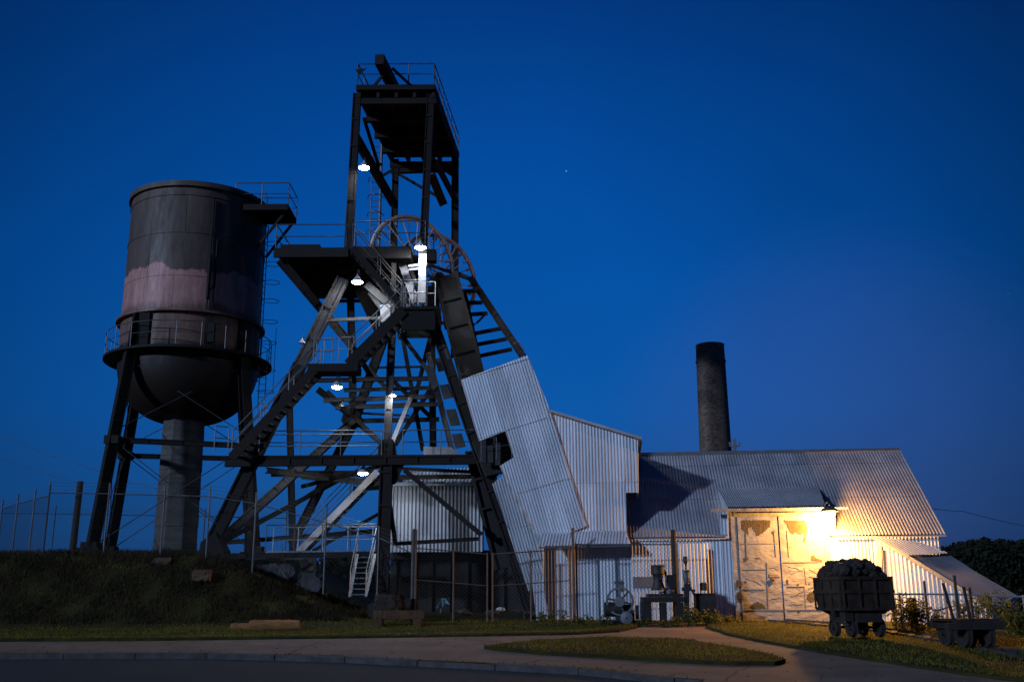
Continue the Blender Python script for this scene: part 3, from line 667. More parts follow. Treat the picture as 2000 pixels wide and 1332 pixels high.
mem('diagonal', 704, 832, 44, 760, 880, 42, 7, kind='b', d=.12)
for y1, y2, xa_, xb_, w_, Yd, mm in ((743, 739, 618, 850, 9, 42, STEEL), (762, 757, 672, 852, 7, 42.5, GREYST), (782, 774, 632, 862, 9, 41.6, GREYST), (796, 789, 655, 866, 8, 42.2, GREYST), (822, 819, 700, 858, 8, 44, STEEL), (718, 716, 738, 838, 4, 45, STEEL), (806, 812, 690, 800, 4, 44, STEEL)):
    mem('cross_beam', xa_, y1, Yd, xb_, y2, Yd, w_, mm, kind='c' if w_ > 6 else 'b')
plate('gusset_plate', [(672, 800), (700, 796), (708, 820), (702, 834), (678, 836), (666, 822)], 43.9, .1); plate('gusset_plate', [(795, 766), (812, 762), (816, 790), (800, 794)], 43, .06)
plate('gusset_plate', [(740, 868), (772, 866), (776, 896), (738, 896)], 39.05, .08); plate('gusset_plate', [(742, 905), (790, 905), (772, 945), (744, 950)], 39.1, .08)
# main lower girder and catwalk
mem('main_girder', 440, 903, 39.0, 940, 898, 39.0, 18); mem('main_girder', 930, 898, 38.9, 1002, 900, 38.7, 12)
mem('rear_girder', 530, 925, 43, 760, 925, 43, 12); mem('cross_beam', 520, 918, 39.6, 700, 940, 43, 12, GREYST); mem('cross_beam', 590, 950, 43, 760, 905, 39.5, 7, kind='b'); mem('cross_beam', 590, 930, 42, 750, 944, 42, 12, GREYST)
mem('rear_girder', 770, 932, 41.5, 970, 930, 41, 8); mem('cross_beam', 786, 915, 40, 935, 922, 40.4, 6, GREYST, kind='b'); mem('cross_beam', 690, 955, 43, 760, 950, 43, 10)
c0 = P(436, 890, 38.9); c1 = P(1000, 888, 38.9)
MB().box(((c0.x+c1.x)/2, 39.35, c0.z-.02), (c1.x-c0.x, .9, .05)).build('catwalk_deck', STEEL, hf)
for xa_, xb_ in ((505, 745), (786, 935)):
    a = P(xa_, 892, 38.9); b = P(xb_, 892, 38.9); a.z = b.z = c0.z
    rail([a, b], .95, .022, 1.75).build('catwalk_handrail', RAILM, hf)
a = P(505, 892, 39.8); b = P(745, 892, 39.8); a.z = b.z = c0.z
rail([a, b], .95, .022, 1.75).build('catwalk_handrail', GALV, hf)
rail([P(418, 880, 38.9), P(445, 882, 38.9)], .95, .024, .7).build('catwalk_handrail', RAILM, hf)
plate('guard_plate', [(827, 872), (880, 873), (902, 889), (827, 889)], 39.9, .04, LITST)
plate('tie_plate', [(935, 888), (1000, 880), (1002, 898), (975, 905), (940, 905)], 38.75, .06); mem('knee_brace', 985, 905, 38.7, 958, 940, 38.8, 8)
# knee triangles near raking legs
mem('girder_brace', 790, 918, 39.2, 940, 1044, 38.9, 10, kind='b', d=.14); mem('girder_brace', 756, 945, 39.3, 772, 1060, 39.3, 8, kind='b', d=.12)
mem('lower_beam', 768, 1062, 39.5, 935, 1052, 39.5, 7)
mem('lower_beam', 425, 1086, 39.2, 742, 1082, 39.0, 11); mem('lower_beam', 428, 1060, 44, 745, 1036, 44.5, 9)
mem('diagonal', 430, 1060, 40, 680, 928, 44, 8, kind='b', d=.12); mem('diagonal', 612, 1075, 42, 742, 1002, 44, 6, kind='b', d=.12)
mem('diagonal', 568, 990, 43, 660, 930, 43, 7, kind='b', d=.12)
plate('foot_plate', [(384, 1100), (392, 1058), (420, 1040), (438, 1075), (436, 1100)], YF-.4, .9, STEEL)
MB().box(P(1047, 1203, 38.3), (.9, .9, .35)).build('leg_footing', CONC, hf); MB().box(P(746, 1200, 38.7), (.95, .9, .9)).build('leg_footing', DARKW, hf)
# skipway lattice towards the gallery
mem('skip_rail', 888, 532, 43.5, 920, 545, 43, 7, kind='b'); mem('skip_rail', 919, 543, 43, 1022, 697, 40.6, 14); mem('skip_rail', 905, 570, 43, 940, 732, 41.4, 14)
for xa_, ya_, xb_, yb_ in ((895, 569, 932, 568), (895, 592, 942, 591), (896, 616, 952, 612), (898, 657, 982, 641), (900, 679, 990, 662), (905, 702, 1000, 682)):
    mem('skip_rung', xa_, ya_, 42.5, xb_, yb_, 42.3, 7, kind='b')
mem('brace', 930, 632, 42.3, 950, 612, 42.2, 4, kind='b'); mem('brace', 903, 655, 42.3, 928, 632, 42.2, 4, kind='b')
MB().path([P(x, y, 40.6) for x, y in ((1003, 672), (1008, 668), (1016, 671), (1022, 680), (1023, 692))], .025).build('cable_loop', RAILM, hf)
# stairs
def stair(pa, pb, width=.85, sw=.3, m=STEEL, tm=GREYST, tread_n=None, rails=True, depthdir=V((0, 1, 0)), rm=None, tmat=None):
    a = V(pa); b = V(pb); dd = V(depthdir)*width; mb = MB()
    face = (0, -1, 0) if abs(depthdir.y) > .5 else (-1, 0, 0)
    up = V((0, 0, 1))
    for off in (V(), dd): mb.bar(a+off, b+off, sw, .05, face)
    st = mb.build('stair_flight', m, hf)
    n = tread_n or max(3, int(abs(b.z-a.z)/.23)); h = V((b.x-a.x, b.y-a.y, 0)).normalized()
    for i in range(n):
        c = a.lerp(b, (i+.5)/n)+dd/2
        MB().box(c, (.26, width-.06, .04), (h, V(depthdir), up)).build('tread', tm, st)
    if rails:
        for off in (V(), dd): rail([a+off, b+off], 1.0, .023, 1.6).build('stair_handrail', rm or RAILM, st)
    return st
stair(P(452, 893, 38.3), P(617, 718, 38.3), sw=.34)
zA = P(617, 712, 38.3)
MB().box((P(650, 712, 38.3).x, 38.75, zA.z-.12), (P(692, 0, 38.3).x-P(612, 0, 38.3).x+.2, 1.0, .3)).build('stair_landing', STEEL, hf)
rail([P(612, 712, 38.28), P(648, 712, 38.28)], 1.0, .022, .7).build('landing_handrail', RAILM, hf)
rail([P(632, 710, 39.2), P(690, 706, 39.2)], 1.0, .022, .7).build('landing_handrail', RAILM, hf)
stair(P(680, 712, 38.3), P(788, 605, 38.3), sw=.42)
l2a = P(784, 600, 38.3); l2b = P(850, 600, 38.3)
MB().box(((l2a.x+l2b.x)/2, 39.0, l2a.z-.05), (l2b.x-l2a.x, 1.5, .1)).box(((l2a.x+l2b.x)/2, 38.4, l2a.z-.5), (l2b.x-l2a.x, .1, .8)).box(((l2a.x+l2b.x)/2, 39.6, l2a.z-.5), (l2b.x-l2a.x, .1, .8)).build('stair_landing', STEEL, hf)
rail([P(784, 598, 38.28), P(832, 597, 38.28)], 1.05, .024, .5).build('landing_handrail', RAILM, hf)
rail([P(800, 598, 39.6), P(850, 597, 39.6)], 1.0, .024, .4).build('landing_handrail', GALV, hf)
mb = MB()
for k in range(14): mb.tube(P(832, 598-k*3, 39.7), P(850, 598-k*3, 39.7), .006, 3)
mb.build('landing_mesh', WIREM, hf)
stair(P(786, 600, 38.7), P(688, 484, 38.7), sw=.26, rm=GREYST)
stair(P(575, 1086, 41.3), P(738, 920, 41.3), sw=.26, m=WHEELM, tm=GREYST)
mem('hanger', 690, 712, 38.8, 692, 745, 42, 10, kind='b'); mem('hanger', 848, 600, 39, 848, 660, 39.5, 12)
# lower platform and its steps
pa = P(518, 1078, 39.2); pb = P(738, 1076, 39.2)
MB().box(((pa.x+pb.x)/2, 39.8, (pa.z+pb.z)/2), (pb.x-pa.x, 1.2, .07)).build('lower_platform', GALV, hf)
rail([pa, pb], 1.0, .02, 1.0).build('lower_handrail', RAILM, hf); rail([pa+V((0, 1.2, 0)), pb+V((.6, 1.2, 0))], 1.0, .02, 1.0).build('lower_handrail', GALV, hf)
a1 = P(683, 1165, 37.7); a2 = P(698, 1082, 38.9); b1 = P(714, 1175, 37.7); b2 = P(733, 1084, 38.9); b1.z = a1.z; b2.z = a2.z
mb = MB(); mb.bar(a1, a2, .11, .05).bar(b1, b2, .11, .05); stp = mb.build('platform_steps', GALV, hf)
for k in range(8):
    t = (k+.4)/8; MB().box((a1.lerp(a2, t)+b1.lerp(b2, t))/2, ((b1-a1).length-.1, .2, .035)).build('tread', GALV, stp)
for s, e in ((a1, a2), (b1, b2)): rail([s, e+V((0, .1, 0))], .95, .02, .9).build('steps_handrail', GALV, stp)
# ---- lamps
def lamp(name, label, lit=True):
    r = empty(name, (0, 0, 0), label, 'lamp', 'shaded lamps on the headframe')
    MB().lathe((0, 0, 0), [(.02, .20), (.04, .13), (.08, .09), (.16, .0), (.19, -.07), (.18, -.07), (.15, -.01), (.06, .07), (.02, .10)], 20).build('lamp_shade', ENAMEL, r, smooth=True)
    MB().path([V((0, 0, .19)), V((0, .02, .3)), V((0, .22, .4)), V((0, .5, .36))], .018).build('lamp_arm', RAILM, r)
    return r
lampA = lamp('hanging_lamp', 'lit white lamp beside the left front post high in the tower')
bulb = MB().lathe((0, 0, 0), [(.01, -.13), (.09, -.12), (.14, -.09), (.15, -.05), (.10, .0), (.01, .02)], 20).build('bulb', COOL, lampA, smooth=True)
lampU = lamp('hanging_lamp', 'unlit small white cone lamp hanging left of the grey raking leg')
bu = MB().lathe((0, 0, 0), [(.01, -.06), (.05, -.04), (.06, 0), (.02, .06)], 12).build('bulb', DIMB, lampU, smooth=True)
def copy_tree(o):
    c = o.copy(); COL.objects.link(c)
    for ch in o.children:
        d = ch.copy(); COL.objects.link(d); d.parent = c
    return c
spots = [((711, 330), 39.0, 90, 'lit white lamp beside the left front post high in the tower', 1.25),
         ((821, 486), 38.9, 230, 'bright lamp under the big winding wheel in front of the pale column', 1.25),
         ((698, 553), 38.8, 260, 'bright lamp below the side platform, left of the upper stairs', 1.25),
         ((658, 758), 38.9, 90, 'lit lamp under the stair landing at mid height of the frame', 1.2),
         ((767, 776), 38.9, 60, 'small lit lamp seen just right of the front leg', .7),
         ((709, 926), 39.3, 110, 'lit lamp under the catwalk at the head of the lower stairs', 1.2)]
for i, ((x, y), Yd, pw, lb, scl) in enumerate(spots):
    o = lampA if i == 0 else copy_tree(lampA)
    o.location = P(x, y-2, Yd)+V((0, 0, .08)); o['label'] = lb; o.scale = (scl,)*3
    if i: tag(o, lb, 'lamp', 'shaded lamps on the headframe')
    bb_ = [c for c in o.children if c.name.startswith('bulb')][0]
    if i: bb_.data = bb_.data.copy()
    bb_.data.materials.clear(); bb_.data.materials.append(emis('lit_bulb', (.78, .88, 1.0), pw/(math.pi*.11*scl*scl)))
for i, ((x, y), Yd, lb, s) in enumerate([((590, 668), 38.9, 'unlit small white cone lamp hanging left of the grey raking leg', .75), ((668, 792), 41, 'dim cone lamp hanging just below the lit mid height lamp', .7), ((556, 937), 40.5, 'unlit white cone lamp at the lower left under the catwalk', .75)]):
    o = lampU if i == 0 else copy_tree(lampU); o.location = P(x, y, Yd); o.scale = (s,)*3; tag(o, lb, 'lamp', 'shaded lamps on the headframe')

# ================================================================== BIN HOUSE under the frame
bl = P(766, 946, 41.5); br = P(945, 946, 41.5); zb = P(770, 1078, 41.5).z
bh = empty('ore_bin_shed', (bl.x, 41.5, gz(bl.x, 41.5)), 'corrugated shed raised inside the headframe above a dark bay', 'shed')
corr([(bl.x, 41.5, bl.z), (br.x, 41.5, bl.z), (br.x, 41.5, zb), (bl.x, 41.5, zb)], (0, 0, 1), .15, .03, row=2.0).build('front_wall', CORRD, bh)
corr([(bl.x, 41.5, bl.z), (bl.x, 45.3, bl.z+.9), (bl.x, 45.3, zb), (bl.x, 41.5, zb)], (0, 0, 1), .15, .03).build('side_wall', CORRD, bh)
corr([P(786, 943, 41.35), P(938, 943, 41.35), P(925, 914, 43.2), P(800, 916, 43.2)], (0, 1, .3), .15, .025).build('roof', CORR, bh)
MB().bar((bl.x-.05, 41.42, bl.z), (br.x, 41.42, bl.z), .14, .08).build('eave_board', CORRD, bh)
MB().box(((bl.x+1.1)/2, 43.6, (zb+gz(0, 42))/2-.2), (1.1-bl.x+.2, 2.4, zb-gz(0, 42)+.6)).build('bay_wall', DARKW, bh)
mb = MB()
for k in range(7): mb.box((bl.x+.1+k*.72, 42.35, (zb+1.1)/2), (.16, .16, zb-.9))
mb.box(((bl.x+br.x)/2, 42.3, zb-.12), (br.x-bl.x+.3, .25, .25)); mb.build('bay_timber', DARKW, bh)

# ================================================================== INCLINED GALLERY
gk = -.13
def gp(x, y, d=0):   # vertical plane through (2.7,36.75) with slope gk
    n = V((-gk, 1, 0)).normalized()*-1
    return PL(x, y, V((2.7, 36.98, 0))-n*d, n)
def gp(x, y, d=0):
    n = V((-gk, 1, 0)); n.normalize(); n = V((n.x, n.y, 0)); o = V((2.7, 36.98, 0))+n*d
    return PL(x, y, o, n)
gal = empty('inclined_gallery', (0, 38.5, 1.1), 'pale corrugated inclined skip gallery leaning against the headframe', 'building')
TL, TRt = gp(900, 742), gp(1030, 694); al = (gp(1078, 808)-gp(1145, 1028))
corr([gp(900, 742), gp(1030, 694), gp(1077, 806), gp(1146, 1027), gp(1052, 1064), gp(976, 910), gp(1003, 893), gp(987, 842), gp(935, 862)], al, .105, .012, row=2.35, lap=.035).build('front_wall', CORR, gal)
corr([gp(985, 925, -.02), gp(962, 945, .05), gp(1032, 1155, .05), gp(1062, 1120, .0), gp(1052, 1050, -.02)], al, .105, .018, row=2.0).build('lower_wall', CORRD, gal)
corr([gp(1030, 1060), gp(1062, 1052), gp(1062, 1212), gp(1048, 1212)], (0, 0, 1), .105, .02).build('base_wall', CORR, gal)
n_ = V((-.12, 2.2, 0)); e0, e1, e2 = gp(1030, 694), gp(1077, 806), gp(1146, 1027)
for q in ((e0, e1), (e1, e2)): MB().add([q[0]+n_*.008, q[1]+n_*.008, q[1]+n_, q[0]+n_], [(0, 1, 2, 3)]).build('end_wall', CORR, gal)
MB().add([TL+n_*.01, e0+n_*.01, e0+n_, TL+n_], [(0, 1, 2, 3)]).build('top_cover', CORR, gal)
# recess box behind the cutout
MB().prism([gp(922, 862, .8), gp(1000, 832, .8), gp(1016, 898, .8), gp(982, 922, .8), gp(950, 930, .8)], n_*.2).build('recess_back', DARKW, gal)
MB().box(gp(950, 880, .35), (.5, .1, .9)).build('recess_panel', GREYST, gal); MB().box(gp(972, 885, .4), (.2, .1, .9)).build('recess_panel', GREYST, gal)
rail([gp(940, 900, .1), gp(1000, 893, .1)], .9, .02, .5).build('recess_handrail', RAILM, gal)

# ================================================================== TALL SHED and MAIN BUILDING
FA = V((4.26, 37.0, 0)); FB = V((14.9, 36.0, 0)); fu = (FB-FA).normalized(); fn = V((-fu.y, fu.x, 0))   # fn points away
def fw(x, y, d=0): return PL(x, y, FA+fn*d, fn)
bld = empty('hoist_house', (FA.x, FA.y, .9), 'long corrugated iron hoist house with big roof and lamp lit sliding doors', 'building')
ez = fw(1500, 1047).z
rid = fn*4.55; ridz = 3.62
rn = (fu.cross(V((rid.x, rid.y, ridz)).normalized())).normalized()
E0 = V((FA.x, FA.y, ez))
def rf(x, y): return PL(x, y, E0, rn)
slope = V((rid.x, rid.y, ridz)).normalized()
# roof field with canopy notch, ridges run up the slope
RL = rf(1226, 1048); RR_ = rf(1839, 1043); RT = E0 + fu*(rf(1742, 879)-E0).dot(fu)
def rs(x, y=None, s=None, h=None): return None
def RP(s, h): return E0+fu*s+slope*h      # along facade, up the slope
def inv(p): q = p-E0; return q.dot(fu), q.dot(slope)
sL = inv(rf(1224, 1048))[0]; sR = 10.75; H = inv(rf(1500, 883))[1]
c1_, c2_ = inv(rf(1423, 1045))[0], inv(rf(1632, 1045))[0]; hc = inv(rf(1400, 957))[1]
sx0 = inv(rf(1246, 962))
corr([RP(sL, 0), RP(c1_, 0), RP(c1_, hc), RP(c2_, hc), RP(c2_, 0), RP(sR, 0), RP(sR, H), RP(sL, H)], slope, .115, .013, row=2.4, lap=.012).build('roof', ROOFM, bld)
slb = V((slope.x*1, slope.y, -slope.z)); T0 = RP(sL, H); T1 = RP(sR, H); bk = V((-0, 0, 0))+fn*4.6+V((0, 0, -3.6))
corr([T0+fn*.01, T1+fn*.01, T1+bk, T0+bk], bk, .115, .02).build('rear_roof', ROOFM, bld)
MB().bar(RP(sL, H+.02), RP(sR, H+.02), .3, .05, (0, -.5, 1)).build('ridge_cap', PANELM, bld)
# canopy over the doors
k0, k1 = fw(1421, 990, -.25), fw(1612, 986, -.25); k1.z = k0.z
up0, up1 = RP(c1_-.05, hc+.02)+rn*.0, RP(c2_+.02, hc+.02)
off = (up0-RP(c1_, hc)); 
corr([k0, k1, up1+V((0, -.02, .03)), up0+V((0, -.02, .03))], (up0-k0), .08, .012).build('door_canopy', ROOFM, bld)
MB().prism([k0+V((0, .05, 0)), up0, RP(c1_, 0)+V((0, .02, 0)), V((k0.x, k0.y+.22, RP(c1_, 0).z))], fu*.03).build('canopy_cheek', CORR, bld)
MB().prism([k1+V((0, .05, 0)), up1, RP(c2_, 0)+V((0, .02, 0)), V((k1.x, k1.y+.22, RP(c2_, 0).z))], fu*-.03).build('canopy_cheek', CORR, bld)
MB().bar(k0+V((-.6, -.05, -.12)), k1+V((.35, -.05, -.12)), .11, .10).build('canopy_fascia', DOORM, bld)
# walls
gB = lambda x: fw(x, 1216)
dl, dr = fw(1444, 1100).x, fw(1611, 1100).x
def wallp(xa_, xb_, zt_, zb_=.4, d=0):
    a = FA+fn*d; f = lambda x: a+fu*((x-a.x)/fu.x); p, q = f(xa_), f(xb_)
    return [V((p.x, p.y, zt_)), V((q.x, q.y, zt_)), V((q.x, q.y, zb_)), V((p.x, p.y, zb_))]
corr(wallp(4.2, RP(c1_, 0).x, ez-.03, d=.12), (0, 0, 1), .12, .012, row=2.4).build('front_wall', CORR, bld)
corr(wallp(RP(c1_, 0).x-.25, dl, k0.z-.1, d=.1), (0, 0, 1), .12, .012).build('front_wall', CORR, bld)
corr(wallp(dr, RP(c2_, 0).x+.05, k0.z-.1, d=.1), (0, 0, 1), .12, .011).build('front_wall', CORR, bld)
corr(wallp(RP(c2_, 0).x, 14.75, ez-.03, d=.12), (0, 0, 1), .12, .011).build('front_wall', CORR, bld)
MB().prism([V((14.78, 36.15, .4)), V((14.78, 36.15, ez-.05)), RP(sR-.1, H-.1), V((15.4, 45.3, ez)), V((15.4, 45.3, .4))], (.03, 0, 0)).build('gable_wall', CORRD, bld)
MB().box(RP(c1_-.06, -.0)+V((0, -.0, -.03)), (.12, .1, .1)).build('gutter_end', ROOFM, bld)
MB().bar(RP(sL, -.02)+V((0, -.03, -.04)), RP(c1_, -.02)+V((0, -.03, -.04)), .04, .04).bar(RP(c2_, -.02)+V((0, -.03, -.04)), RP(sR, -.02)+V((0, -.03, -.04)), .04, .04).build('eave_trim', ROOFM, bld)
# doors
dz0, dz1 = .85, fw(1520, 1008).z; mid_x = fw(1524, 1100).x
def facebox(xa_, xb_, za, zb_, d, th, name, m, parent, lab=None):
    a = FA-fn*d; f = lambda x: a+fu*((x-a.x)/fu.x); p, q = f(xa_), f(xb_); 
    return MB().prism([V((p.x, p.y, za)), V((q.x, q.y, za)), V((q.x, q.y, zb_)), V((p.x, p.y, zb_))], fn*th).build(name, m, parent, label=lab)
facebox(dl-.12, dr+.12, dz1, k0.z-.2, .06, .15, 'door_header', DOORM, bld)
facebox(dl-.22, dl-.02, dz0-.3, k0.z-.2, .05, .12, 'door_jamb', DOORM, bld); facebox(dr+.02, dr+.2, dz0-.3, k0.z-.2, .05, .12, 'door_jamb', DOORM, bld)
facebox(dl-.4, dr+.9, dz1+.2, dz1+.27, .16, .09, 'door_track', PANELM, bld)
mb = MB()
for k in range(4): mb.box(FA+fu*((fw(1516+k*5, 993).x-FA.x)/fu.x)-fn*.2+V((0, 0, dz1+.25)), (.05, .06, .16))
mb.build('track_roller', GALV, bld)
dL = facebox(dl, mid_x-.02, dz0, dz1-.01, .07, .05, 'sliding_door', DOORM, bld); dR = facebox(mid_x+.02, dr, dz0, dz1-.01, .09, .05, 'sliding_door', DOORM, bld)
def patch(px, par, m=BAREM, d=.094, seed=1, name='bare_patch', am=1.2):
    rd = random.Random(seed); out = []
    for i in range(len(px)):
        a, b = px[i], px[(i+1) % len(px)]; n = max(1, int(math.hypot(b[0]-a[0], b[1]-a[1])/2.5))
        for k in range(n): out.append(fw(a[0]+(b[0]-a[0])*k/n+rd.uniform(-am, am), a[1]+(b[1]-a[1])*k/n+rd.uniform(-am, am), -d))
    import bmesh
    bm = bmesh.new(); vs = [bm.verts.new(p-root_loc(par)) for p in out]; es = [bm.edges.new((vs[i], vs[(i+1) % len(vs)])) for i in range(len(vs))]
    bmesh.ops.triangle_fill(bm, edges=es); 
    me = bpy.data.meshes.new(name); bm.to_mesh(me); me.materials.append(m); o = bpy.data.objects.new(name, me); COL.objects.link(o); o.parent = par
patch([(1449, 1016), (1504, 1016), (1504, 1028), (1496, 1035), (1488, 1042), (1479, 1047), (1474, 1037), (1467, 1028), (1461, 1030), (1462, 1045), (1457, 1040), (1449, 1032)], dL, d=.077)
patch([(1506, 1040), (1512, 1035), (1513, 1048)], dL, d=.077, seed=2); patch([(1465, 1183), (1478, 1175), (1488, 1178), (1497, 1187), (1482, 1190), (1470, 1187)], dL, d=.077, seed=3)
patch([(1452, 1090), (1462, 1088), (1461, 1093), (1454, 1098)], dL, d=.077, seed=4, am=.6); patch([(1453, 1133), (1460, 1136), (1455, 1140)], dL, d=.077, seed=5, am=.5); patch([(1474, 1089), (1488, 1089), (1486, 1091), (1475, 1091)], dL, d=.077, seed=15, am=.5)
patch([(1530, 1015), (1572, 1017), (1577, 1030), (1575, 1045), (1572, 1060), (1569, 1058), (1570, 1040), (1562, 1045), (1555, 1040), (1550, 1044), (1543, 1040), (1537, 1028)], dR, d=.097, seed=6)
patch([(1584, 1086), (1590, 1083), (1595, 1090), (1606, 1093), (1605, 1096), (1584, 1095)], dR, d=.097, seed=7, am=.7); patch([(1577, 1160), (1590, 1154), (1593, 1164), (1591, 1173), (1583, 1176), (1575, 1168)], dR, d=.097, seed=8, am=.8)
patch([(1556, 1191), (1564, 1191), (1562, 1196), (1558, 1197)], dR, d=.097, seed=9, am=.5); patch([(1535, 1132), (1539, 1131), (1540, 1141), (1536, 1139)], dR, d=.097, seed=10, am=.4); patch([(1556, 1140), (1561, 1140), (1560, 1143), (1557, 1143)], dR, d=.097, seed=11, am=.3); patch([(1579, 1138), (1583, 1139), (1580, 1142)], dR, d=.097, seed=12, am=.3)
for (xa_, ya_, xb_, yb_, par) in ((1457, 1040, 1459, 1090, dL), (1512, 1040, 1516, 1087, dL), (1537, 1035, 1541, 1087, dR), (1498, 1098, 1501, 1190, dL), (1571, 1145, 1574, 1191, dR), (1450, 1062, 1520, 1061, dL), (1453, 1191, 1533, 1191, dL), (1538, 1191, 1606, 1190, dR), (1537, 1145, 1571, 1145, dR), (1452, 1151, 1494, 1151, dL), (1530, 1098, 1606, 1097, dR), (1571, 1108, 1575, 1140, dR), (1452, 1112, 1496, 1112, dL)):
    d_ = .078 if par is dL else .098
    MB().bar(fw(xa_, ya_, -d_), fw(xb_, yb_, -d_), .022, .012).build('sheet_joint', PANELM, par)
def crease(x, y, l, par):   # buckled tin sheets
    d_ = .078 if par is dL else .098; sl_ = math.sin(x*7.7+y)*.45; pts = [fw(x+k*l/6, y+math.sin(k*1.3+x)*.9+sl_*k*l/6, -d_+.004) for k in range(7)]
    MB().path(pts, .008, 4).build('sheet_crease', DOORM, par)
for x, y, l, par in ((1455, 1104, 34, dL), (1458, 1128, 30, dL), (1503, 1107, 18, dL), (1460, 1160, 30, dL), (1540, 1105, 28, dR), (1545, 1120, 22, dR), (1580, 1112, 24, dR), (1580, 1125, 22, dR), (1545, 1165, 24, dR), (1578, 1148, 22, dR), (1505, 1170, 20, dL), (1542, 1180, 26, dR)): crease(x, y, l, par)
pn = facebox(fw(1502, 1120).x, fw(1522, 1120).x, fw(1500, 1127).z, fw(1500, 1119).z, .085, .012, 'notice_plate', DOORM, dL)
mb = MB()
for ln, y in enumerate((1121.5, 1124.8)):
    x = 1503.2
    while x < 1520.5-ln:
        wd = random.choice((.55, .75, .9)); mb.box(fw(x, y, -.088), (wd*.0185, .006, .028)); x += wd+.35
        if ln == 0 and 1516.6 < x < 1518: x = 1518.4
mb.build('faded_lettering', MARKM, pn)
MB().box(fw(1510, 1130, -.1), (.12, .06, .08)).tube(fw(1510, 1130, -.12), fw(1514, 1134, -.12), .025).build('door_latch', RUSTP, dL)
MB().box(fw(1443, 1139, -.12), (.16, .08, .22)).build('meter_box', GREYST, bld); MB().box(fw(1444, 1163, -.12), (.16, .1, .24)).box(fw(1446, 1174, -.13), (.12, .08, .08)).build('switch_box', IRON, bld)
facebox(fw(1236, 1120).x, fw(1279, 1120).x, fw(1250, 1147).z, fw(1250, 1126).z, -.06, .03, 'grey_patch_panel', PANELM, bld)
facebox(fw(1745, 1100).x, fw(1748, 1100).x, 1.0, 2.6, -.05, .05, 'downpipe', PANELM, bld)
# insulator bracket on the ridge
ip = RP(inv(rf(1439, 884))[0], H)
MB().box(ip+V((0, .3, .3)), (.12, .12, .6)).bar(ip+V((-.22, .3, .32)), ip+V((.22, .3, .32)), .05, .05).box(ip+V((-.2, .3, .42)), (.06, .06, .14)).box(ip+V((.2, .3, .42)), (.06, .06, .14)).build('insulator_bracket', PANELM, bld)

# tall shed
ts = empty('tall_shed', (1.5, 37.2, .9), 'tall corrugated shed with sloping roof between the gallery and the long roof', 'building')
A = lambda x, y, d=-.06: fw(x, y, d)
corr([A(1066, 806), A(1080, 808), A(1246, 859), A(1246, 962), A(1222, 962), A(1224, 1052), A(1062, 1052)], (0, 0, 1), .115, .013, row=2.6, lap=.03).build('front_wall', CORR, ts)
b0, b1 = A(1070, 803, -.3), A(1253, 858, -.3); bb = fn*4.6
MB().prism([b0, b1, b1+bb, b0+bb], (0, 0, .09)).build('roof', ROOFM, ts)
MB().prism([A(1251, 861, -.25), A(1251, 861, -.25)+bb, A(1251, 861, -.25)+bb+V((-.02, 0, -.45)), A(1248, 884, -.25)], (.06, 0, 0)).build('roof_fascia', STEEL, ts)
r0, r1 = A(1246, 862, -.03), A(1246, 962, -.03)
corr([r0, r1, r1+fn*4.2, r0+fn*4.2], (0, 0, 1), .115, .02).build('side_wall', CORR, ts)
w0 = wallp(A(1062, 1060).x, 4.32, ez+.2, d=.35)
corr(w0, (0, 0, 1), .12, .012).build('base_wall', CORR, ts)
aw = [A(1058, 1040, -.12), A(1222, 1036, -.12), A(1232, 1062, -.75), A(1052, 1066, -.75)]
corr(aw, aw[0]-aw[3], .11, .018).build('awning', CORR, ts)
MB().prism([aw[3]+V((0, 0, -.03)), aw[2]+V((0, 0, -.03)), aw[2]+V((0, .06, -.08)), aw[3]+V((0, .06, -.08))], (0, .04, 0)).build('awning_edge', ROOFM, ts)

# lean-to at the right
lt = empty('lean_to_shed', (12.9, 35.9, .8), 'low lean-to shed with steep roof at the right end of the hoist house', 'shed')
LA, LB, LD = P(1709, 1050, 36.05), P(1938, 1186, 32.6), P(1856, 1081, 36.05)
rn2 = (LB-LA).cross(LD-LA).normalized(); wl = V((LB.x-LA.x, LB.y-LA.y, 0)).normalized(); wn = V((wl.y, -wl.x, 0))
wp = lambda x, y, d=0: PL(x, y, LA+wn*d, wn); rp2 = lambda x, y, d=0: PL(x, y, LA+rn2*d, rn2)
corr([LA, wp(1775, 1090), LB, V((LB.x, LB.y, .4)), V((LA.x, LA.y, .4))], (0, 0, 1), .16, .03).build('front_wall', CORR, lt)
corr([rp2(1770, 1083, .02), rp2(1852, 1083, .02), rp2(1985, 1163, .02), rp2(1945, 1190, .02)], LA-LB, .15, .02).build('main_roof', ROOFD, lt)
corr([rp2(1706, 1047, .14), rp2(1800, 1059, .14), rp2(1852, 1080, .14), rp2(1772, 1084, .14)], LA-LB, .15, .012).build('upper_roof', CORR, lt)
MB().bar(wp(1706, 1049, .05), wp(1775, 1088, .05), .12, .05).bar(wp(1775, 1089, .05), wp(1940, 1189, .05), .12, .05).build('barge_board', DOORM, lt)
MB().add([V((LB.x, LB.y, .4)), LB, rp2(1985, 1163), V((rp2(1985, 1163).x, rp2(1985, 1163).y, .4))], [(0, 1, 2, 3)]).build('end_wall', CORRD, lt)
MB().bar(wp(1725, 1074, .06), wp(1729, 1126, .06), .07, .05).build('corner_post', PANELM, lt)
MB().prism([wp(1713, 1060, .05), wp(1722, 1066, .05), wp(1726, 1200, .05), wp(1717, 1200, .05)], wn*.02).build('plain_board', DOORM, lt)

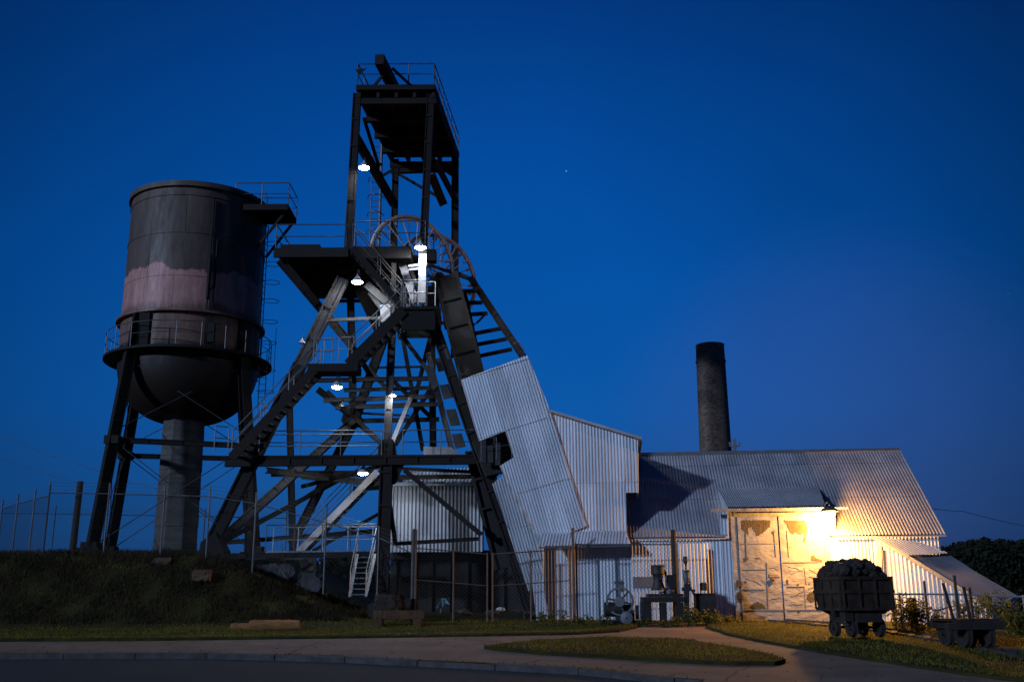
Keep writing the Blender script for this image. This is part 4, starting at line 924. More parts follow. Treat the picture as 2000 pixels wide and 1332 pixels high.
# chimney
ch = empty('brick_chimney', (11.95, 60, 3), 'tall round dark brick chimney with pale lime stains behind the roof', 'chimney')
MB().lathe((11.95, 60, 0), [(1.0, 2), (.965, 7), (.93, 10.2), (.86, 15.6), (.86, 15.9), (.9, 15.92), (.9, 16.02), (.86, 16.04), (.84, 16.85), (.86, 16.9), (.86, 17.0), (.68, 17.0), (.68, 15)], 40).build('shaft', BRICK, ch, smooth=True)
mb = MB(); rd = random.Random(5)
for _ in range(120):
    z = rd.choice([rd.uniform(14.4, 16.7), rd.uniform(9.5, 16.6), rd.uniform(11, 15.3)]); r = np.interp(z, [7, 10.2, 15.6, 17], [.965, .93, .86, .84]); a = math.radians(rd.gauss(-115, 38)); s = rd.uniform(.012, .055)
    t = V((-math.sin(a), math.cos(a), 0)); nn = V((math.cos(a), math.sin(a), 0)); c = V((11.95, 60, z))+nn*(r+.006)
    mb.add([c+t*s*rd.uniform(.6, 1.6)*math.cos(q)+V((0, 0, s*.8*math.sin(q)*rd.uniform(.5, 1.3))) for q in np.linspace(0, 5.3, 6)], [(0, 1, 2, 3, 4, 5)])
mb.build('lime_stain', LIMEM, ch)
mb = MB()
for k in range(26): 
    z = 7+k*.375; r = np.interp(z, [7, 10.2, 15.6, 17], [.965, .93, .86, .84]); mb.lathe((11.95, 60, 0), [(r+.003, z), (r+.007, z+.01), (r+.007, z+.04), (r+.002, z+.05)], 40)
mb.build('brick_course', BRICK, ch)

ch.location.z -= .4
# sodium lamp beside the doors
sl = empty('wall_lamp', tuple(fw(1620, 1000, -.75)), 'blazing orange sodium lamp on a short arm above the door corner', 'wall lamp')
c = fw(1620, 1000, -.75)
MB().lathe(c, [(.01, -.22), (.13, -.18), (.20, -.06), (.2, .03), (.12, .12), (.01, .14)], 24).build('globe', WARM, sl, smooth=True)
MB().lathe(c, [(.02, .22), (.12, .20), (.26, .10), (.30, .02), (.285, .02), (.24, .09), (.1, .15), (.02, .16)], 28).build('lamp_hood', RAILM, sl, smooth=True)
MB().path([c+V((0, 0, .25)), c+V((0, .1, .36)), c+V((0, .72, .3))], .025).build('lamp_arm', RAILM, sl)
ld = bpy.data.lights.new('sodium_light', 'POINT'); ld.energy = 3000; ld.color = (1.0, .46, .105); ld.shadow_soft_size = .12
lo = bpy.data.objects.new('sodium_light', ld); COL.objects.link(lo); lo.parent = sl; lo.location = (0, 0, -.26)

# ================================================================== FENCES
def post(mb, x, y, ztop, r=.035, extra=0): mb.tube((x, y, gz(x, y)-.1), (x, y, ztop), r, 8)
def fence(name, label, pts, h, topr=.022, sp=3.0, wires=True, mid=False, m=GALV, barbs=0, posts=True, mesh_r=.0035):
    r = empty(name, (pts[0][0], pts[0][1], gz(*pts[0][:2])), label, 'fence')
    P3 = [V((p[0], p[1], gz(p[0], p[1]) if len(p) < 3 else p[2])) for p in pts]
    mb = MB(); mb.path([p+V((0, 0, h)) for p in P3], topr)
    if mid: mb.path([p+V((0, 0, h*.52)) for p in P3], topr*.8)
    for b in range(barbs): mb.path([p+V((0, 0, h+.12+.13*b)) for p in P3], .005, 3)
    mb.build('top_rail', m, r)
    for p in P3: MB().tube(p-V((0, 0, .2)), p+V((0, 0, h+(.4 if barbs else .05))), .032, 8).build('post', m, r)
    if wires: chainmesh(P3, h, r=mesh_r).build('wire_mesh', WIREM, r)
    return r
def at_top(x, y, Yd, h):   # ground point whose fence top projects to the pixel
    p = P(x, y, Yd); return (p.x, p.y, p.z-h)
fence('chain_link_fence', 'chain link fence along the top of the bank, running down in front of the headframe', [at_top(97, 962, 38.2, 2.3), at_top(213, 964, 38.2, 2.3), at_top(322, 967, 38.2, 2.3), at_top(410, 972, 38.0, 2.25), at_top(500, 986, 37.9, 2.25), at_top(637, 1018, 37.5, 2.35), at_top(740, 1044, 37.2, 2.4), at_top(806, 1058, 36.9, 2.7)], 2.3, barbs=3, m=PIPED)
fence('chain_link_fence', 'chain link fence at the far left corner, its panels stepping back from the bank edge', [at_top(3, 1003, 45, 2.0), at_top(34, 988, 42.6, 2.1), at_top(68, 975, 40.2, 2.2), at_top(97, 962, 38.2, 2.3)], 2.2, barbs=2, m=PIPED)
fence('chain_link_fence', 'far side chain link fence beyond the water tank legs', [at_top(-60, 1001, 52, 2.2), at_top(3, 1002, 52, 2.2), at_top(108, 1003, 52, 2.2), at_top(205, 1005, 52, 2.2), at_top(400, 1008, 52, 2.2), at_top(560, 1012, 52, 2.2)], 2.2, barbs=2, wires=False, m=RAILM)
MB().tube(P(140, 1090, 38.6), P(157, 941, 38.6), .13, 12, .115).tube(P(157, 941, 38.6), P(157, 940, 38.6), .115, 12, .09).build('wooden_post', POSTW)
tag(centre_pivot(bpy.data.objects['wooden_post']), 'thick brown wooden post standing inside the fence left of the tank', 'post')
gt = fence('chain_link_gate', 'chain link gate panels on slim pipe posts in front of the dark bay', [at_top(812, 1073, 36.6, 2.2), at_top(886, 1076, 36.6, 2.25), at_top(952, 1079, 36.6, 2.3)], 2.25, mid=True, m=RUSTP); gt['category'] = 'gate'
gt = fence('chain_link_gate', 'chain link gate panels between the double post and the tall rusty post', [at_top(962, 1079, 36.6, 2.3), at_top(1036, 1077, 36.6, 2.25), at_top(1113, 1074, 36.5, 2.2)], 2.25, mid=True, m=RUSTP); gt['category'] = 'gate'
fence('chain_link_fence', 'chain link fence panel in front of the low corrugated wall and machines', [at_top(1125, 1063, 36.0, 2.5), at_top(1322, 1063, 35.8, 2.5)], 2.5, m=RAILM)
def tall_post(x, yt, yb, Yd, r, m, label):
    a = P(x, yb, Yd); b = P(x-3, yt, Yd); o = MB().tube((a.x, a.y, a.z-.2), (a.x, b.y, b.z), r, 12).lathe((a.x, b.y, b.z), [(r, 0), (r*1.15, .01), (r*.8, .05), (.003, .07)], 12).build('fence_post', m); tag(centre_pivot(o), label, 'post')
tall_post(806, 1036, 1190, 36.7, .06, GREYST, 'stout dark gate post standing before the black bay')
tall_post(811, 1037, 1190, 36.6, .03, RUSTP, 'thin rusty pipe strapped beside the stout dark gate post')
tall_post(1122, 1034, 1207, 35.9, .05, RUSTP, 'tall rusty pipe post before the small awning')
tall_post(1322, 1038, 1208, 35.5, .09, POSTW, 'tall dark timber post standing behind the pump')
fr = fence('wire_fence', 'low wire fence with bright pipe rail behind the two carts', [at_top(1742, 1161, 32.4, 1.2), at_top(1757, 1161, 32.2, 1.2), at_top(1870, 1161.5, 31.6, 1.2), at_top(1998, 1163, 31, 1.25), at_top(2080, 1164, 31, 1.25)], 1.22, topr=.03, mesh_r=.004, m=GALV)
mb = MB()
wv = [(1748, 1168), (1765, 1176), (1778, 1173), (1784, 1168), (1800, 1180), (1826, 1193), (1850, 1186), (1880, 1180), (1905, 1184), (1930, 1182), (1950, 1182), (1968, 1193), (2000, 1196)]
mb.path([P(x, y, 32.0) for x, y in wv], .02); mb.build('sagging_cable', DOORM, fr)
for i, (x, yt, yb, Yd, lb) in enumerate([(1786, 1168, 1228, 32.6, 'short dark timber stump post right of the ore cart'), (1813, 1135, 1215, 33, 'pale upright stake beside the leaning cart stakes'), (1958, 1176, 1230, 33, 'dark timber post in the weeds at the far right')]):
    a = P(x, yb, Yd); b = P(x, yt, Yd); o = MB().box((a.x, Yd, (a.z+b.z)/2-.1), (.22 if i != 1 else .06, .2 if i != 1 else .06, b.z-a.z+.2)).box((a.x, Yd, b.z+.01), (.16 if i != 1 else .04, .14 if i != 1 else .04, .03)).build('timber_post', POSTW); tag(centre_pivot(o), lb, 'post')

# ================================================================== RAIL TRACK, CARTS
tr = empty('rail_track', tuple(G(1560, 1215)), 'narrow gauge rail track running from the doors past the carts', 'rail track')
ra = [G(x, y) for x, y in ((1520, 1211.5), (1560, 1213.5), (1640, 1219), (1715, 1227), (1780, 1236), (1845, 1246.5), (1920, 1259), (2010, 1276))]
rb = [G(x, y) for x, y in ((1500, 1213), (1545, 1216.5), (1640, 1226), (1715, 1234), (1780, 1244), (1845, 1255), (1920, 1269), (2010, 1288))]
for q in (ra, rb):
    mb = MB()
    for a, b in zip(q, q[1:]): a = V((a.x, a.y, gz(a.x, a.y)+.0)); b = V((b.x, b.y, gz(b.x, b.y)+.0)); mb.bar(a, b, .14, .03, (1, 0, 0)).bar(a+V((0, 0, .045)), b+V((0, 0, .045)), .035, .065, (1, 0, 0))
    mb.build('rail', GREYST, tr)
for i in range(len(ra)-1):
    n = max(2, int((ra[i+1]-ra[i]).length/.7))
    for k in range(n):
        a = ra[i].lerp(ra[i+1], k/n); b = rb[i].lerp(rb[i+1], k/n); d = (b-a).normalized()*.25; z = gz(a.x, a.y)
        MB().bar(V((a.x, a.y, z-.03))-d, V((b.x, b.y, z-.03))+d, .07, .18, (0, -1, 0)).build('sleeper', POSTW, tr)
def framed(o, loc, ang):
    c, s = math.cos(ang), math.sin(ang); return lambda x, y, z: V((loc[0]+x*c-y*s, loc[1]+x*s+y*c, loc[2]+z))
def wheels(T, ax, xs, ys, r, par, wd=.09, m=TREADM):
    for y in ys:
        for x in xs:
            c = T(x, y, r); n = ax; wh = MB().lathe(c, [(.05, -wd*.7), (.07, -wd*.7), (.075, -wd*.2), (r*.75, -wd*.1), (r*.78, -wd/2), (r, -wd/2), (r, wd/2), (r+.03, wd*.55), (r+.03, wd*.8), (r*.8, wd*.8), (r*.75, 0), (.05, 0)], 24, n).build('wheel', m, par, smooth=True)
            u = V((0, 0, 1)); q = n.cross(u)
            mb = MB()
            for k in range(6): t = k*math.pi/3; mb.bar(c+n*.03, c+n*.03+(u*math.cos(t)+q*math.sin(t))*r*.8, .04, .03, tuple(n))
            mb.build('wheel_spokes', m, wh)
# ore cart
cl = G(1674, 1246); cang = math.radians(12); oc = empty('ore_cart', (cl.x, cl.y, gz(cl.x, cl.y)), 'rusty iron ore cart heaped with dark rocks standing on the track', 'ore cart')
T = framed(oc, (cl.x, cl.y, gz(cl.x, cl.y)+.06), cang); axx = T(1, 0, 0)-T(0, 0, 0); ayy = T(0, 1, 0)-T(0, 0, 0)
W2, L2 = .76, .72
def ring(z, w_, l, y0=0): return [T(-w_, y0-l, z), T(w_, y0-l, z), T(w_, y0+l, z), T(-w_, y0+l, z)]
prof_ = [(.55, .46, .5), (.72, .72, .72), (1.20, W2+.04, L2), (1.50, W2+.02, L2), (1.58, W2, L2)]
mb = MB(); vs = []; 
for z, a, b in prof_: vs += ring(z, a, b)
fs = [(3, 2, 1, 0)]
for i in range(len(prof_)-1):
    for k in range(4): fs.append((i*4+k, i*4+(k+1) % 4, (i+1)*4+(k+1) % 4, (i+1)*4+k))
mb.add(vs, fs); mb.add(ring(1.52, W2-.05, L2-.05), [(0, 1, 2, 3)])
body = mb.build('cart_body', CARTM, oc)
mb = MB()
for z, a, b in ((1.56, W2+.03, L2+.03), (1.2, W2+.06, L2+.02), (.74, W2, .74)):
    q = ring(z, a, b)
    for k in range(4): mb.bar(q[k], q[(k+1) % 4], .09, .05, (0, -1, 0) if k % 2 == 0 else (-1, 0, 0))
for s in (-1, -.33, .33, 1): mb.bar(T(s*(W2-.03), -L2-.03, .74), T(s*(W2-.03), -L2-.03, 1.56), .07, .04)
for s in (-1, 1): 
    for t in (-1, -.3, .4, 1): mb.bar(T(s*(W2+.05), t*(L2-.03), .74), T(s*(W2+.05), t*(L2-.03), 1.56), .07, .04, (s, 0, 0))
mb.build('angle_rib', CARTM, body)
MB().box(T(-.30, 0, .5), (.12, 1.5, .2), (axx, ayy, V((0, 0, 1)))).box(T(.30, 0, .5), (.12, 1.5, .2), (axx, ayy, V((0, 0, 1)))).box(T(0, -.72, .5), (.74, .12, .24), (axx, ayy, V((0, 0, 1)))).box(T(0, .72, .5), (.74, .12, .24), (axx, ayy, V((0, 0, 1)))).box(T(-.55, -.5, .58), (.25, .3, .35), (axx, ayy, V((0, 0, 1)))).build('chassis', TREADM, oc)
MB().box(T(-.78, -.2, .62), (.08, .1, .35)).bar(T(-.78, -.3, .45), T(-.5, -.5, .3), .07, .07).build('tipping_latch', TREADM, oc)
wheels(T, axx, (-.42, .42), (-.45, .45), .24, oc)
for y in (-.45, .45): MB().tube(T(-.5, y, .24), T(.5, y, .24), .04, 8).build('axle', TREADM, oc)
rd = random.Random(3); mb = MB()
for k in range(260):
    x = rd.uniform(-.70, .70); y = rd.uniform(-.64, .64); hgt = .42*(1-(abs(x+.1)/1.0)**2.5)*(1-(abs(y)/1.1)**2); mb.rock(T(x, y, 1.50+hgt*rd.random()**.4+rd.uniform(-.05, .06)), rd.uniform(.09, .18), k, (1, 1, .85))
for k in range(26):
    x = rd.uniform(-.66, .66); y = rd.uniform(-.6, .35); mb.rock(T(x, y, 1.56+.40*(1-(abs(x+.1)/1.0)**2.5)*(1-(abs(y)/1.1)**2)), rd.uniform(.14, .24), 400+k, (1, 1, .9))
o = mb.build('ore_load', COALM); tag(centre_pivot(o), 'heap of dark broken rocks filling the ore cart', 'rocks')
# flat cart
fc = G(1888, 1263); fa = math.radians(8); fl = empty('flat_cart', (fc.x, fc.y, gz(fc.x, fc.y)), 'low flat mine cart with upright corner stakes at the right edge', 'flat cart')
T_ = framed(fl, (fc.x, fc.y, gz(fc.x, fc.y)+.04), fa); T = lambda x, y, z: T_(x*.72, y*.72, z*.9)
axx = T_(1, 0, 0)-T_(0, 0, 0); ayy = T_(0, 1, 0)-T_(0, 0, 0); zz = V((0, 0, 1))
mb = MB(); 
for k in range(5): mb.box(T(-.62+.31*k, 0, .70), (.205, 1.3, .06), (axx, ayy, zz))
mb.build('deck', CARTM, fl)
mb = MB().box(T(-.5, 0, .57), (.12, 1.36, .2), (axx, ayy, zz)).box(T(.5, 0, .57), (.12, 1.36, .2), (axx, ayy, zz)).box(T(0, -.93, .57), (1.26, .14, .22), (axx, ayy, zz)).box(T(0, .9, .57), (1.08, .14, .2), (axx, ayy, zz)).box(T(-.95, -.93, .54), (.4, .16, .16), (axx, ayy, zz)); mb.build('chassis', TREADM, fl)
for x, y, dx, h in ((-.88, -.9, -.28, 1.1), (-.3, -.95, -.14, 1.0), (.3, .8, .0, 1.35), (.86, .8, -.02, 1.0)):
    MB().bar(T(x, y, .6), T(x+dx, y, .6+h), .06, .06).build('stake', POSTW if h > 1.2 else IRON, fl)
wheels(T, axx, (-.42, .42), (-.55, .55), .31, fl)
for y in (-.55, .55): MB().tube(T(-.6, y, .33), T(.6, y, .33), .045, 8).build('axle', TREADM, fl)

# ================================================================== MACHINES
def on(x, y): p = G(x, y); return p
# flywheel engine
p = P(1208, 1180, 34.8); gz0 = gz(p.x, 34.8); en = empty('flywheel_engine', (p.x, 34.8, gz0), 'old stationary engine with a big spoked flywheel against the wall', 'engine')
nrm = V((-.25, -.97, 0)).normalized(); c = P(1211, 1174, 34.8); R = .46
fwl = MB().lathe(c, [(R-.06, -.05), (R, -.05), (R, .05), (R-.06, .05), (R-.06, -.05)], 36, nrm).build('flywheel', MGREY, en, smooth=True)
u = V((0, 0, 1)); q = nrm.cross(u); mb = MB()
for k in range(6): t = k*math.pi/3+.3; mb.bar(c, c+(u*math.cos(t)+q*math.sin(t))*(R-.04), .06, .04, tuple(nrm))
mb.build('flywheel_spokes', IRON, fwl); MB().lathe(c, [(.01, -.09), (.17, -.09), (.17, .09), (.01, .09)], 20, nrm).build('flywheel_hub', MGREY, fwl)
MB().tube(c+V((-.5, .25, -.25)), c+V((.1, .25, -.25)), .24, 20).box(c+V((.15, .3, -.35)), (.55, .4, .5)).build('crankcase', IRON, en)
MB().lathe(c+V((.18, -.3, -.52)), [(.03, -.12), (.09, -.12), (.2, -.08), (.22, .0), (.2, .1), (.03, .12)], 24, nrm).build('belt_pulley', MGREY, en, smooth=True)
MB().tube(c+V((.1, .1, .3)), c+V((.1, .1, .62)), .07, 12).box(c+V((0, .1, .60)), (.32, .18, .08)).tube(c+V((.1, .1, .62)), c+V((.1, .1, .68)), .05, 10).build('oil_cup', MGREY, en)
MB().box(c+V((.4, .1, -.45)), (.1, .5, .35)).box(c+V((-.1, .2, -.66)), (1.2, .6, .12)).box(c+V((.55, .0, -.35)), (.08, .3, .45)).build('engine_base', IRON, en)
# pump on trestle
p = P(1294, 1205, 34.6); g0 = gz(p.x, 34.6); pu = empty('steam_pump', (p.x, 34.6, g0), 'old iron pump mounted on a heavy timber trestle table', 'pump')
def PP(x, y, d=0): return P(x, y, 34.6+d)
s_ = 34.6*1.0/2000
def bx(mb, x0, y0, x1, y1, d0, d1):   # pixel box at depth
    a = P(x0, y1, 34.6); b = P(x1, y0, 34.6); mb.box(((a.x+b.x)/2, 34.6+(d0+d1)/2, (a.z+b.z)/2), (b.x-a.x, d1-d0, b.z-a.z)); return mb
mb = MB(); bx(mb, 1253, 1165, 1336, 1176, -.35, .35); bx(mb, 1264, 1159, 1332, 1165, -.3, .3); mb.build('trestle_top', DARKW, pu)
for x0_, x1_ in ((1253, 1270), (1291, 1299), (1318, 1332)): bx(MB(), x0_, 1176, x1_, 1214, -.3, .3).build('trestle_leg', DARKW, pu)
mb = MB(); a = PP(1285, 1128); mb.lathe((a.x, 34.6, 0), [(.02, PP(0, 1159).z), (.26, PP(0, 1159).z), (.2, PP(0, 1152).z), (.15, PP(0, 1142).z), (.17, PP(0, 1130).z), (.22, PP(0, 1127).z), (.22, PP(0, 1114).z), (.24, PP(0, 1113).z), (.2, PP(0, 1110).z), (.02, PP(0, 1110).z)], 20); mb.build('pump_cylinder', IRON, pu, smooth=True)
mb = MB(); b = PP(1302, 1130); 
for k in range(6): t = k*math.pi/3; mb.tube((a.x+.2*math.cos(t), 34.6+.2*math.sin(t), PP(0, 1113).z), (a.x+.2*math.cos(t), 34.6+.2*math.sin(t), PP(0, 1109).z), .025, 6)
mb.build('bolt', IRON, pu)
MB().tube(PP(1303, 1156), PP(1300, 1116), .05, 10).tube(PP(1300, 1116), PP(1292, 1116), .05, 10).tube(PP(1296, 1158), PP(1312, 1140), .05, 10).tube(PP(1312, 1158), PP(1312, 1138), .06, 10).build('pump_pipe', MGREY, pu)
bx(MB(), 1306, 1122, 1319, 1150, -.1, .2).build('pump_casing', DARKW, pu)
MB().tube(PP(1308, 1160, -.1), PP(1308, 1152, -.1), .14, 16).tube(PP(1290, 1160, -.25), PP(1290, 1154, -.25), .07, 16).build('flange', MGREY, pu)
mb = MB()
for k, (x0_, w_) in enumerate(((1280, 2.2), (1284, 1.4), (1287.5, 2.4))): bx(mb, x0_, 1128.5, x0_+w_, 1131.5, -.245, -.225)
mb.build('cast_marks', MGREY, pu)
# standpipe
a = P(1344, 1205, 34.4); v = lambda y: P(1344, y, 34.4).z; x_ = a.x
st = empty('rock_drill', (x_, 34.4, gz(x_, 34.4)), 'upright old pipe drill with pale cylinder leaning near the pump', 'machine')
MB().lathe((x_, 34.4, 0), [(.01, v(1086)), (.075, v(1086)), (.08, v(1097)), (.05, v(1100)), (.03, v(1104)), (.035, v(1112)), (.01, v(1112))], 14).build('drill_head', IRON, st)
MB().lathe((x_, 34.4, 0), [(.13, v(1113)), (.13, v(1115)), (.07, v(1116)), (.10, v(1118)), (.11, v(1128)), (.09, v(1136)), (.07, v(1140)), (.01, v(1140))], 16).build('cylinder', MGREY, st)
MB().bar((x_, 34.4, v(1140)), (x_-.06, 34.3, v(1214)), .16, .14).bar((x_+.08, 34.4, v(1112)), (x_+.12, 34.4, v(1150)), .04, .04).box((x_, 34.4, v(1150)), (.3, .2, .12)).build('drill_stand', IRON, st)
# boiler box
a = P(1376, 1212, 34.9); kb = empty('fuel_tank', (a.x, 34.9, gz(a.x, 34.9)), 'squat dark iron tank with capped filler left of the doors', 'tank')
def bx2(mb, x0, y0, x1, y1, d0, d1):
    a = P(x0, y1, 34.9); b = P(x1, y0, 34.9); mb.box(((a.x+b.x)/2, 34.9+(d0+d1)/2, (a.z+b.z)/2), (b.x-a.x, d1-d0, b.z-a.z)); return mb
bx2(MB(), 1359, 1160, 1394, 1214, -.25, .25).build('tank_box', IRON, kb)
mb = MB(); bx2(mb, 1357.5, 1158, 1395.5, 1161, -.27, .27); bx2(mb, 1357.5, 1195, 1395.5, 1197, -.27, .27); mb.build('rim', IRON, kb)
mb = MB(); c_ = P(1375, 1150, 34.9); mb.lathe((c_.x, 34.9, 0), [(.01, P(0, 1160, 34.9).z), (.14, P(0, 1160, 34.9).z), (.14, P(0, 1147, 34.9).z), (.12, P(0, 1145, 34.9).z), (.01, P(0, 1144, 34.9).z)], 16); mb.tube(P(1368, 1158, 34.9), P(1367, 1139, 34.9), .014); mb.build('filler_neck', IRON, kb)
MB().bar(P(1360, 1170, 34.9), P(1353, 1155, 34.9), .06, .06).box(P(1354, 1153, 34.9), (.12, .1, .08)).build('tap', IRON, kb)

# ================================================================== LOGS, RUBBLE, SMALL THINGS
def log(x0, x1, yc, Yd, r, m, label, ang=0):
    a = P(x0, yc, Yd); b = P(x1, yc-3, Yd+ang); mb = MB(); n = 14; vs = []; k = 12
    for i in range(n+1):
        c = a.lerp(b, i/n); rr = r*(1+.04*math.sin(i*.9)+.02*math.sin(i*4.1))*(1 if 0 < i < n else .9)
        c.z = gz(c.x, c.y)+rr*.8
        for j in range(k): t = 2*math.pi*j/k; vs.append(c+V((0, math.cos(t), math.sin(t)))*rr*(1+.06*math.sin(j*2.9+i)))
    fs = [(i*k+j, i*k+(j+1) % k, (i+1)*k+(j+1) % k, (i+1)*k+j) for i in range(n) for j in range(k)]+[tuple(range(k)), tuple(n*k+j for j in range(k-1, -1, -1))]
    o = mb.add(vs, fs).build('log', m, smooth=True); tag(centre_pivot(o), label, 'log'); return o
log(488, 586, 1203, 33.8, .17, WOOD, 'thick orange brown log lying on the grass at the foot of the bank')
log(452, 500, 1207, 33.9, .11, WOOD, 'thin end of a split log lying against the thick log')
bp = P(765, 1200, 34.9)
bm_ = empty('timber_baulk', (bp.x, 34.9, gz(bp.x, 34.9)), 'squared timber baulks stacked as a bench before the gate', 'timber'); g0 = gz(bp.x, 34.9)
MB().box((bp.x+.22, 34.95, g0+.38), (1.65, .36, .26)).build('top_baulk', BAULK, bm_); MB().box((bp.x-.42, 34.95, g0+.12), (.26, .36, .28)).build('end_block', BAULK, bm_); MB().box((bp.x+.85, 34.95, g0+.12), (.24, .36, .28)).build('end_block', BAULK, bm_)
def boulder(p, r, seed, m):
    import bmesh
    from mathutils import noise
    bm = bmesh.new(); bmesh.ops.create_icosphere(bm, subdivisions=4, radius=1)
    for v in bm.verts:
        n = v.co.normalized(); q = n*1.3+V((seed*3.1, seed, 0)); k = 1+.35*noise.noise(q)+.16*noise.noise(q*2.7)+.07*noise.noise(q*7)
        c = n*k; c = V((max(-.82, min(.82, c.x)), max(-.8, min(.8, c.y)), max(-.6, min(.72, c.z)))); v.co = V(p)+V((c.x*1.25, c.y, c.z))*r
    me = bpy.data.meshes.new('boulder'); bm.to_mesh(me); me.materials.append(m); o = bpy.data.objects.new('boulder', me); COL.objects.link(o); return o
for i, (x, y, Yd, r, m, lb) in enumerate([(760, 1182, 36.2, .5, COALM, 'dark boulder at the foot of the front leg'), (318, 1102, 37.7, .32, ROCKM, 'reddish rock poking out near the top of the bank'), (395, 1125, 36.9, .3, ROCKM, 'brown rock set in the middle of the bank'), (505, 1110, 40.3, .75, STONEM, 'grey broken foundation block nearest the left raking leg'), (545, 1120, 40.0, .7, STONEM, 'grey rough foundation block behind the bank, middle one'), (580, 1105, 41.5, .7, STONEM, 'grey foundation block with flat face, right of the others'), (610, 1140, 39.6, .5, STONEM, 'smallest grey rubble block near the bank crest')]):
    p = P(x, y, Yd); o = boulder(p, r, i+20, m)
    tag(centre_pivot(o), lb, 'rock')
# tarp
tp = P(865, 1190, 37.2)
def sheetpoly(name, m, pts, Yd, label, cat, th=.03):
    o = MB().prism([P(x, y, Yd+(i % 3)*.08) for i, (x, y) in enumerate(pts)], (0, th+.1, 0)).build(name, m); tag(centre_pivot(o), label, cat)
sheetpoly('tarpaulin', TARPM, [(849, 1187), (862, 1168), (870, 1168), (878, 1180), (868, 1178), (862, 1190), (859, 1200), (856, 1196), (860, 1183), (853, 1188)], 37.4, 'crumpled pale blue tarpaulin draped behind the gate', 'tarpaulin')
o = MB().rock(P(978, 1189, 37.5), .12, 91, (1.5, 1, .6)).build('plastic_bag', BAGM); tag(centre_pivot(o), 'small white bag lying behind the gate', 'bag')
for i, (x, y, r, lb) in enumerate([(908, 1197, .2, 'dark junk lump behind the gate, left of the white bag'), (960, 1196, .16, 'low dark scrap lump behind the gate, just left of the white bag'), (1012, 1193, .14, 'dark scrap lump behind the gate, right of the white bag')]):
    o = MB().rock(P(x, y, 37.4), r, 50+i, (1.6, 1, .7)).build('scrap_heap', IRON); tag(centre_pivot(o), lb, 'scrap')

# plants
def plant(name, c, h, spread, n, m, label, cat='plant', leaf=.07, seed=0, stems=5):
    rd = random.Random(seed); r = empty(name, tuple(c), label, cat); mb = MB(); lf = MB()
    c = V(c)
    for s in range(stems):
        t = rd.uniform(0, 6.28); tip = c+V((math.cos(t)*spread*rd.uniform(.2, 1), math.sin(t)*spread*.6*rd.uniform(.2, 1), h*rd.uniform(.6, 1)))
        b = c+V((math.cos(t)*spread*.3, math.sin(t)*spread*.2, -.05)); mid = b.lerp(tip, .5)+V((0, 0, h*.08)); mb.path([b, mid, tip], .008, 4)
        for k in range(n//stems):
            f = rd.random()**.7; p = (b.lerp(mid, f*2) if f < .5 else mid.lerp(tip, f*2-1))+V((rd.gauss(0, .06), rd.gauss(0, .05), rd.gauss(0, .04)))
            d = V((rd.gauss(0, 1), rd.gauss(0, .7), rd.gauss(.2, .7))).normalized(); q = d.cross(V((rd.random()-.5, rd.random()-.5, rd.random()-.5))).normalized()*leaf*.35; e = d*leaf*rd.uniform(.7, 1.5)
            lf.add([p-q*.2, p+e*.5-q, p+e, p+e*.5+q], [(0, 1, 2, 3)])
    mb.build('stems', m, r); lf.build('foliage', m, r)
pls = [(1182, 1208, 34.2, .35, .3), (1258, 1208, 34.1, .3, .25), (1300, 1212, 33.9, .25, .3), (1326, 1213, 33.8, .35, .3), (1349, 1210, 34.1, .65, .22), (1364, 1212, 34.2, .5, .22), (1385, 1212, 34.3, .5, .2), (1392, 1212, 34.2, .45, .35), (1410, 1212, 35.2, .3, .35), (1432, 1211, 35.4, .25, .3), (1140, 1206, 35.2, .3, .4), (1092, 1205, 35.6, .45, .5), (1064, 1206, 35.8, .4, .4),
       (1752, 1222, 31.9, 1.0, .3), (1764, 1224, 31.7, 1.1, .35), (1776, 1224, 31.6, .95, .35), (1796, 1226, 31.4, 1.0, .35), (1806, 1224, 31.4, .9, .3), (1828, 1222, 31.4, .8, .3), (1876, 1215, 31.9, 1.0, .45), (1898, 1215, 31.9, 1.25, .5), (1920, 1216, 31.7, 1.2, .5), (1944, 1220, 31.4, 1.2, .5), (1966, 1228, 31, 1.0, .5), (1985, 1232, 30.7, 1.0, .5), (2000, 1240, 30.4, .8, .5)]
lbs = ['low weed at the left foot of the flywheel engine', 'small weed between engine and trestle', 'weed under the trestle of the pump', 'weed at the right trestle leg', 'tall leafy weed beside the upright drill', 'leafy weed growing in front of the squat tank, left stem', 'bushy weed growing over the middle of the squat tank', 'weed at the right side of the squat tank', 'low weed along the wall right of the squat tank', 'weed beside the door jamb', 'low weed by the tall rusty post', 'dry brown weed clump under the awning, right one', 'dry brown weed clump beside the gate end',
       'sunlit weed hard against the ore cart', 'yellow weed second from the ore cart', 'yellow weed left of the timber stump', 'yellow weed right of the timber stump', 'yellow weed under the leaning stakes', 'weed behind the flat cart, leftmost', 'bush behind the flat cart deck, left', 'dense bush behind the middle of the flat cart', 'dense bush behind the right stakes of the flat cart', 'tangled bush right of the flat cart', 'tangled bush near the far right fence', 'low bush by the far right fence post', 'weeds at the extreme right edge']
lbs[13] = 'lamp lit weed hard against the ore cart'
for i, ((x, y, Yd, h, sp), lb) in enumerate(zip(pls, lbs)):
    p = P(x, y, Yd); plant('weed_plant', (p.x, Yd, gz(p.x, Yd)), h, sp, int(60+h*150), LEAFM, lb, seed=i, leaf=.085, stems=7)
# small bare sapling behind lower platform
mb = MB(); b = P(563, 1130, 39.0)
for x, y in ((549, 1062), (577, 1075), (540, 1090)): mb.tube(b, P(x, y, 39.0), .03, 6, .012)
tag(centre_pivot(mb.build('bare_sapling', POSTW)), 'forked bare sapling in front of the foundation blocks', 'sapling')

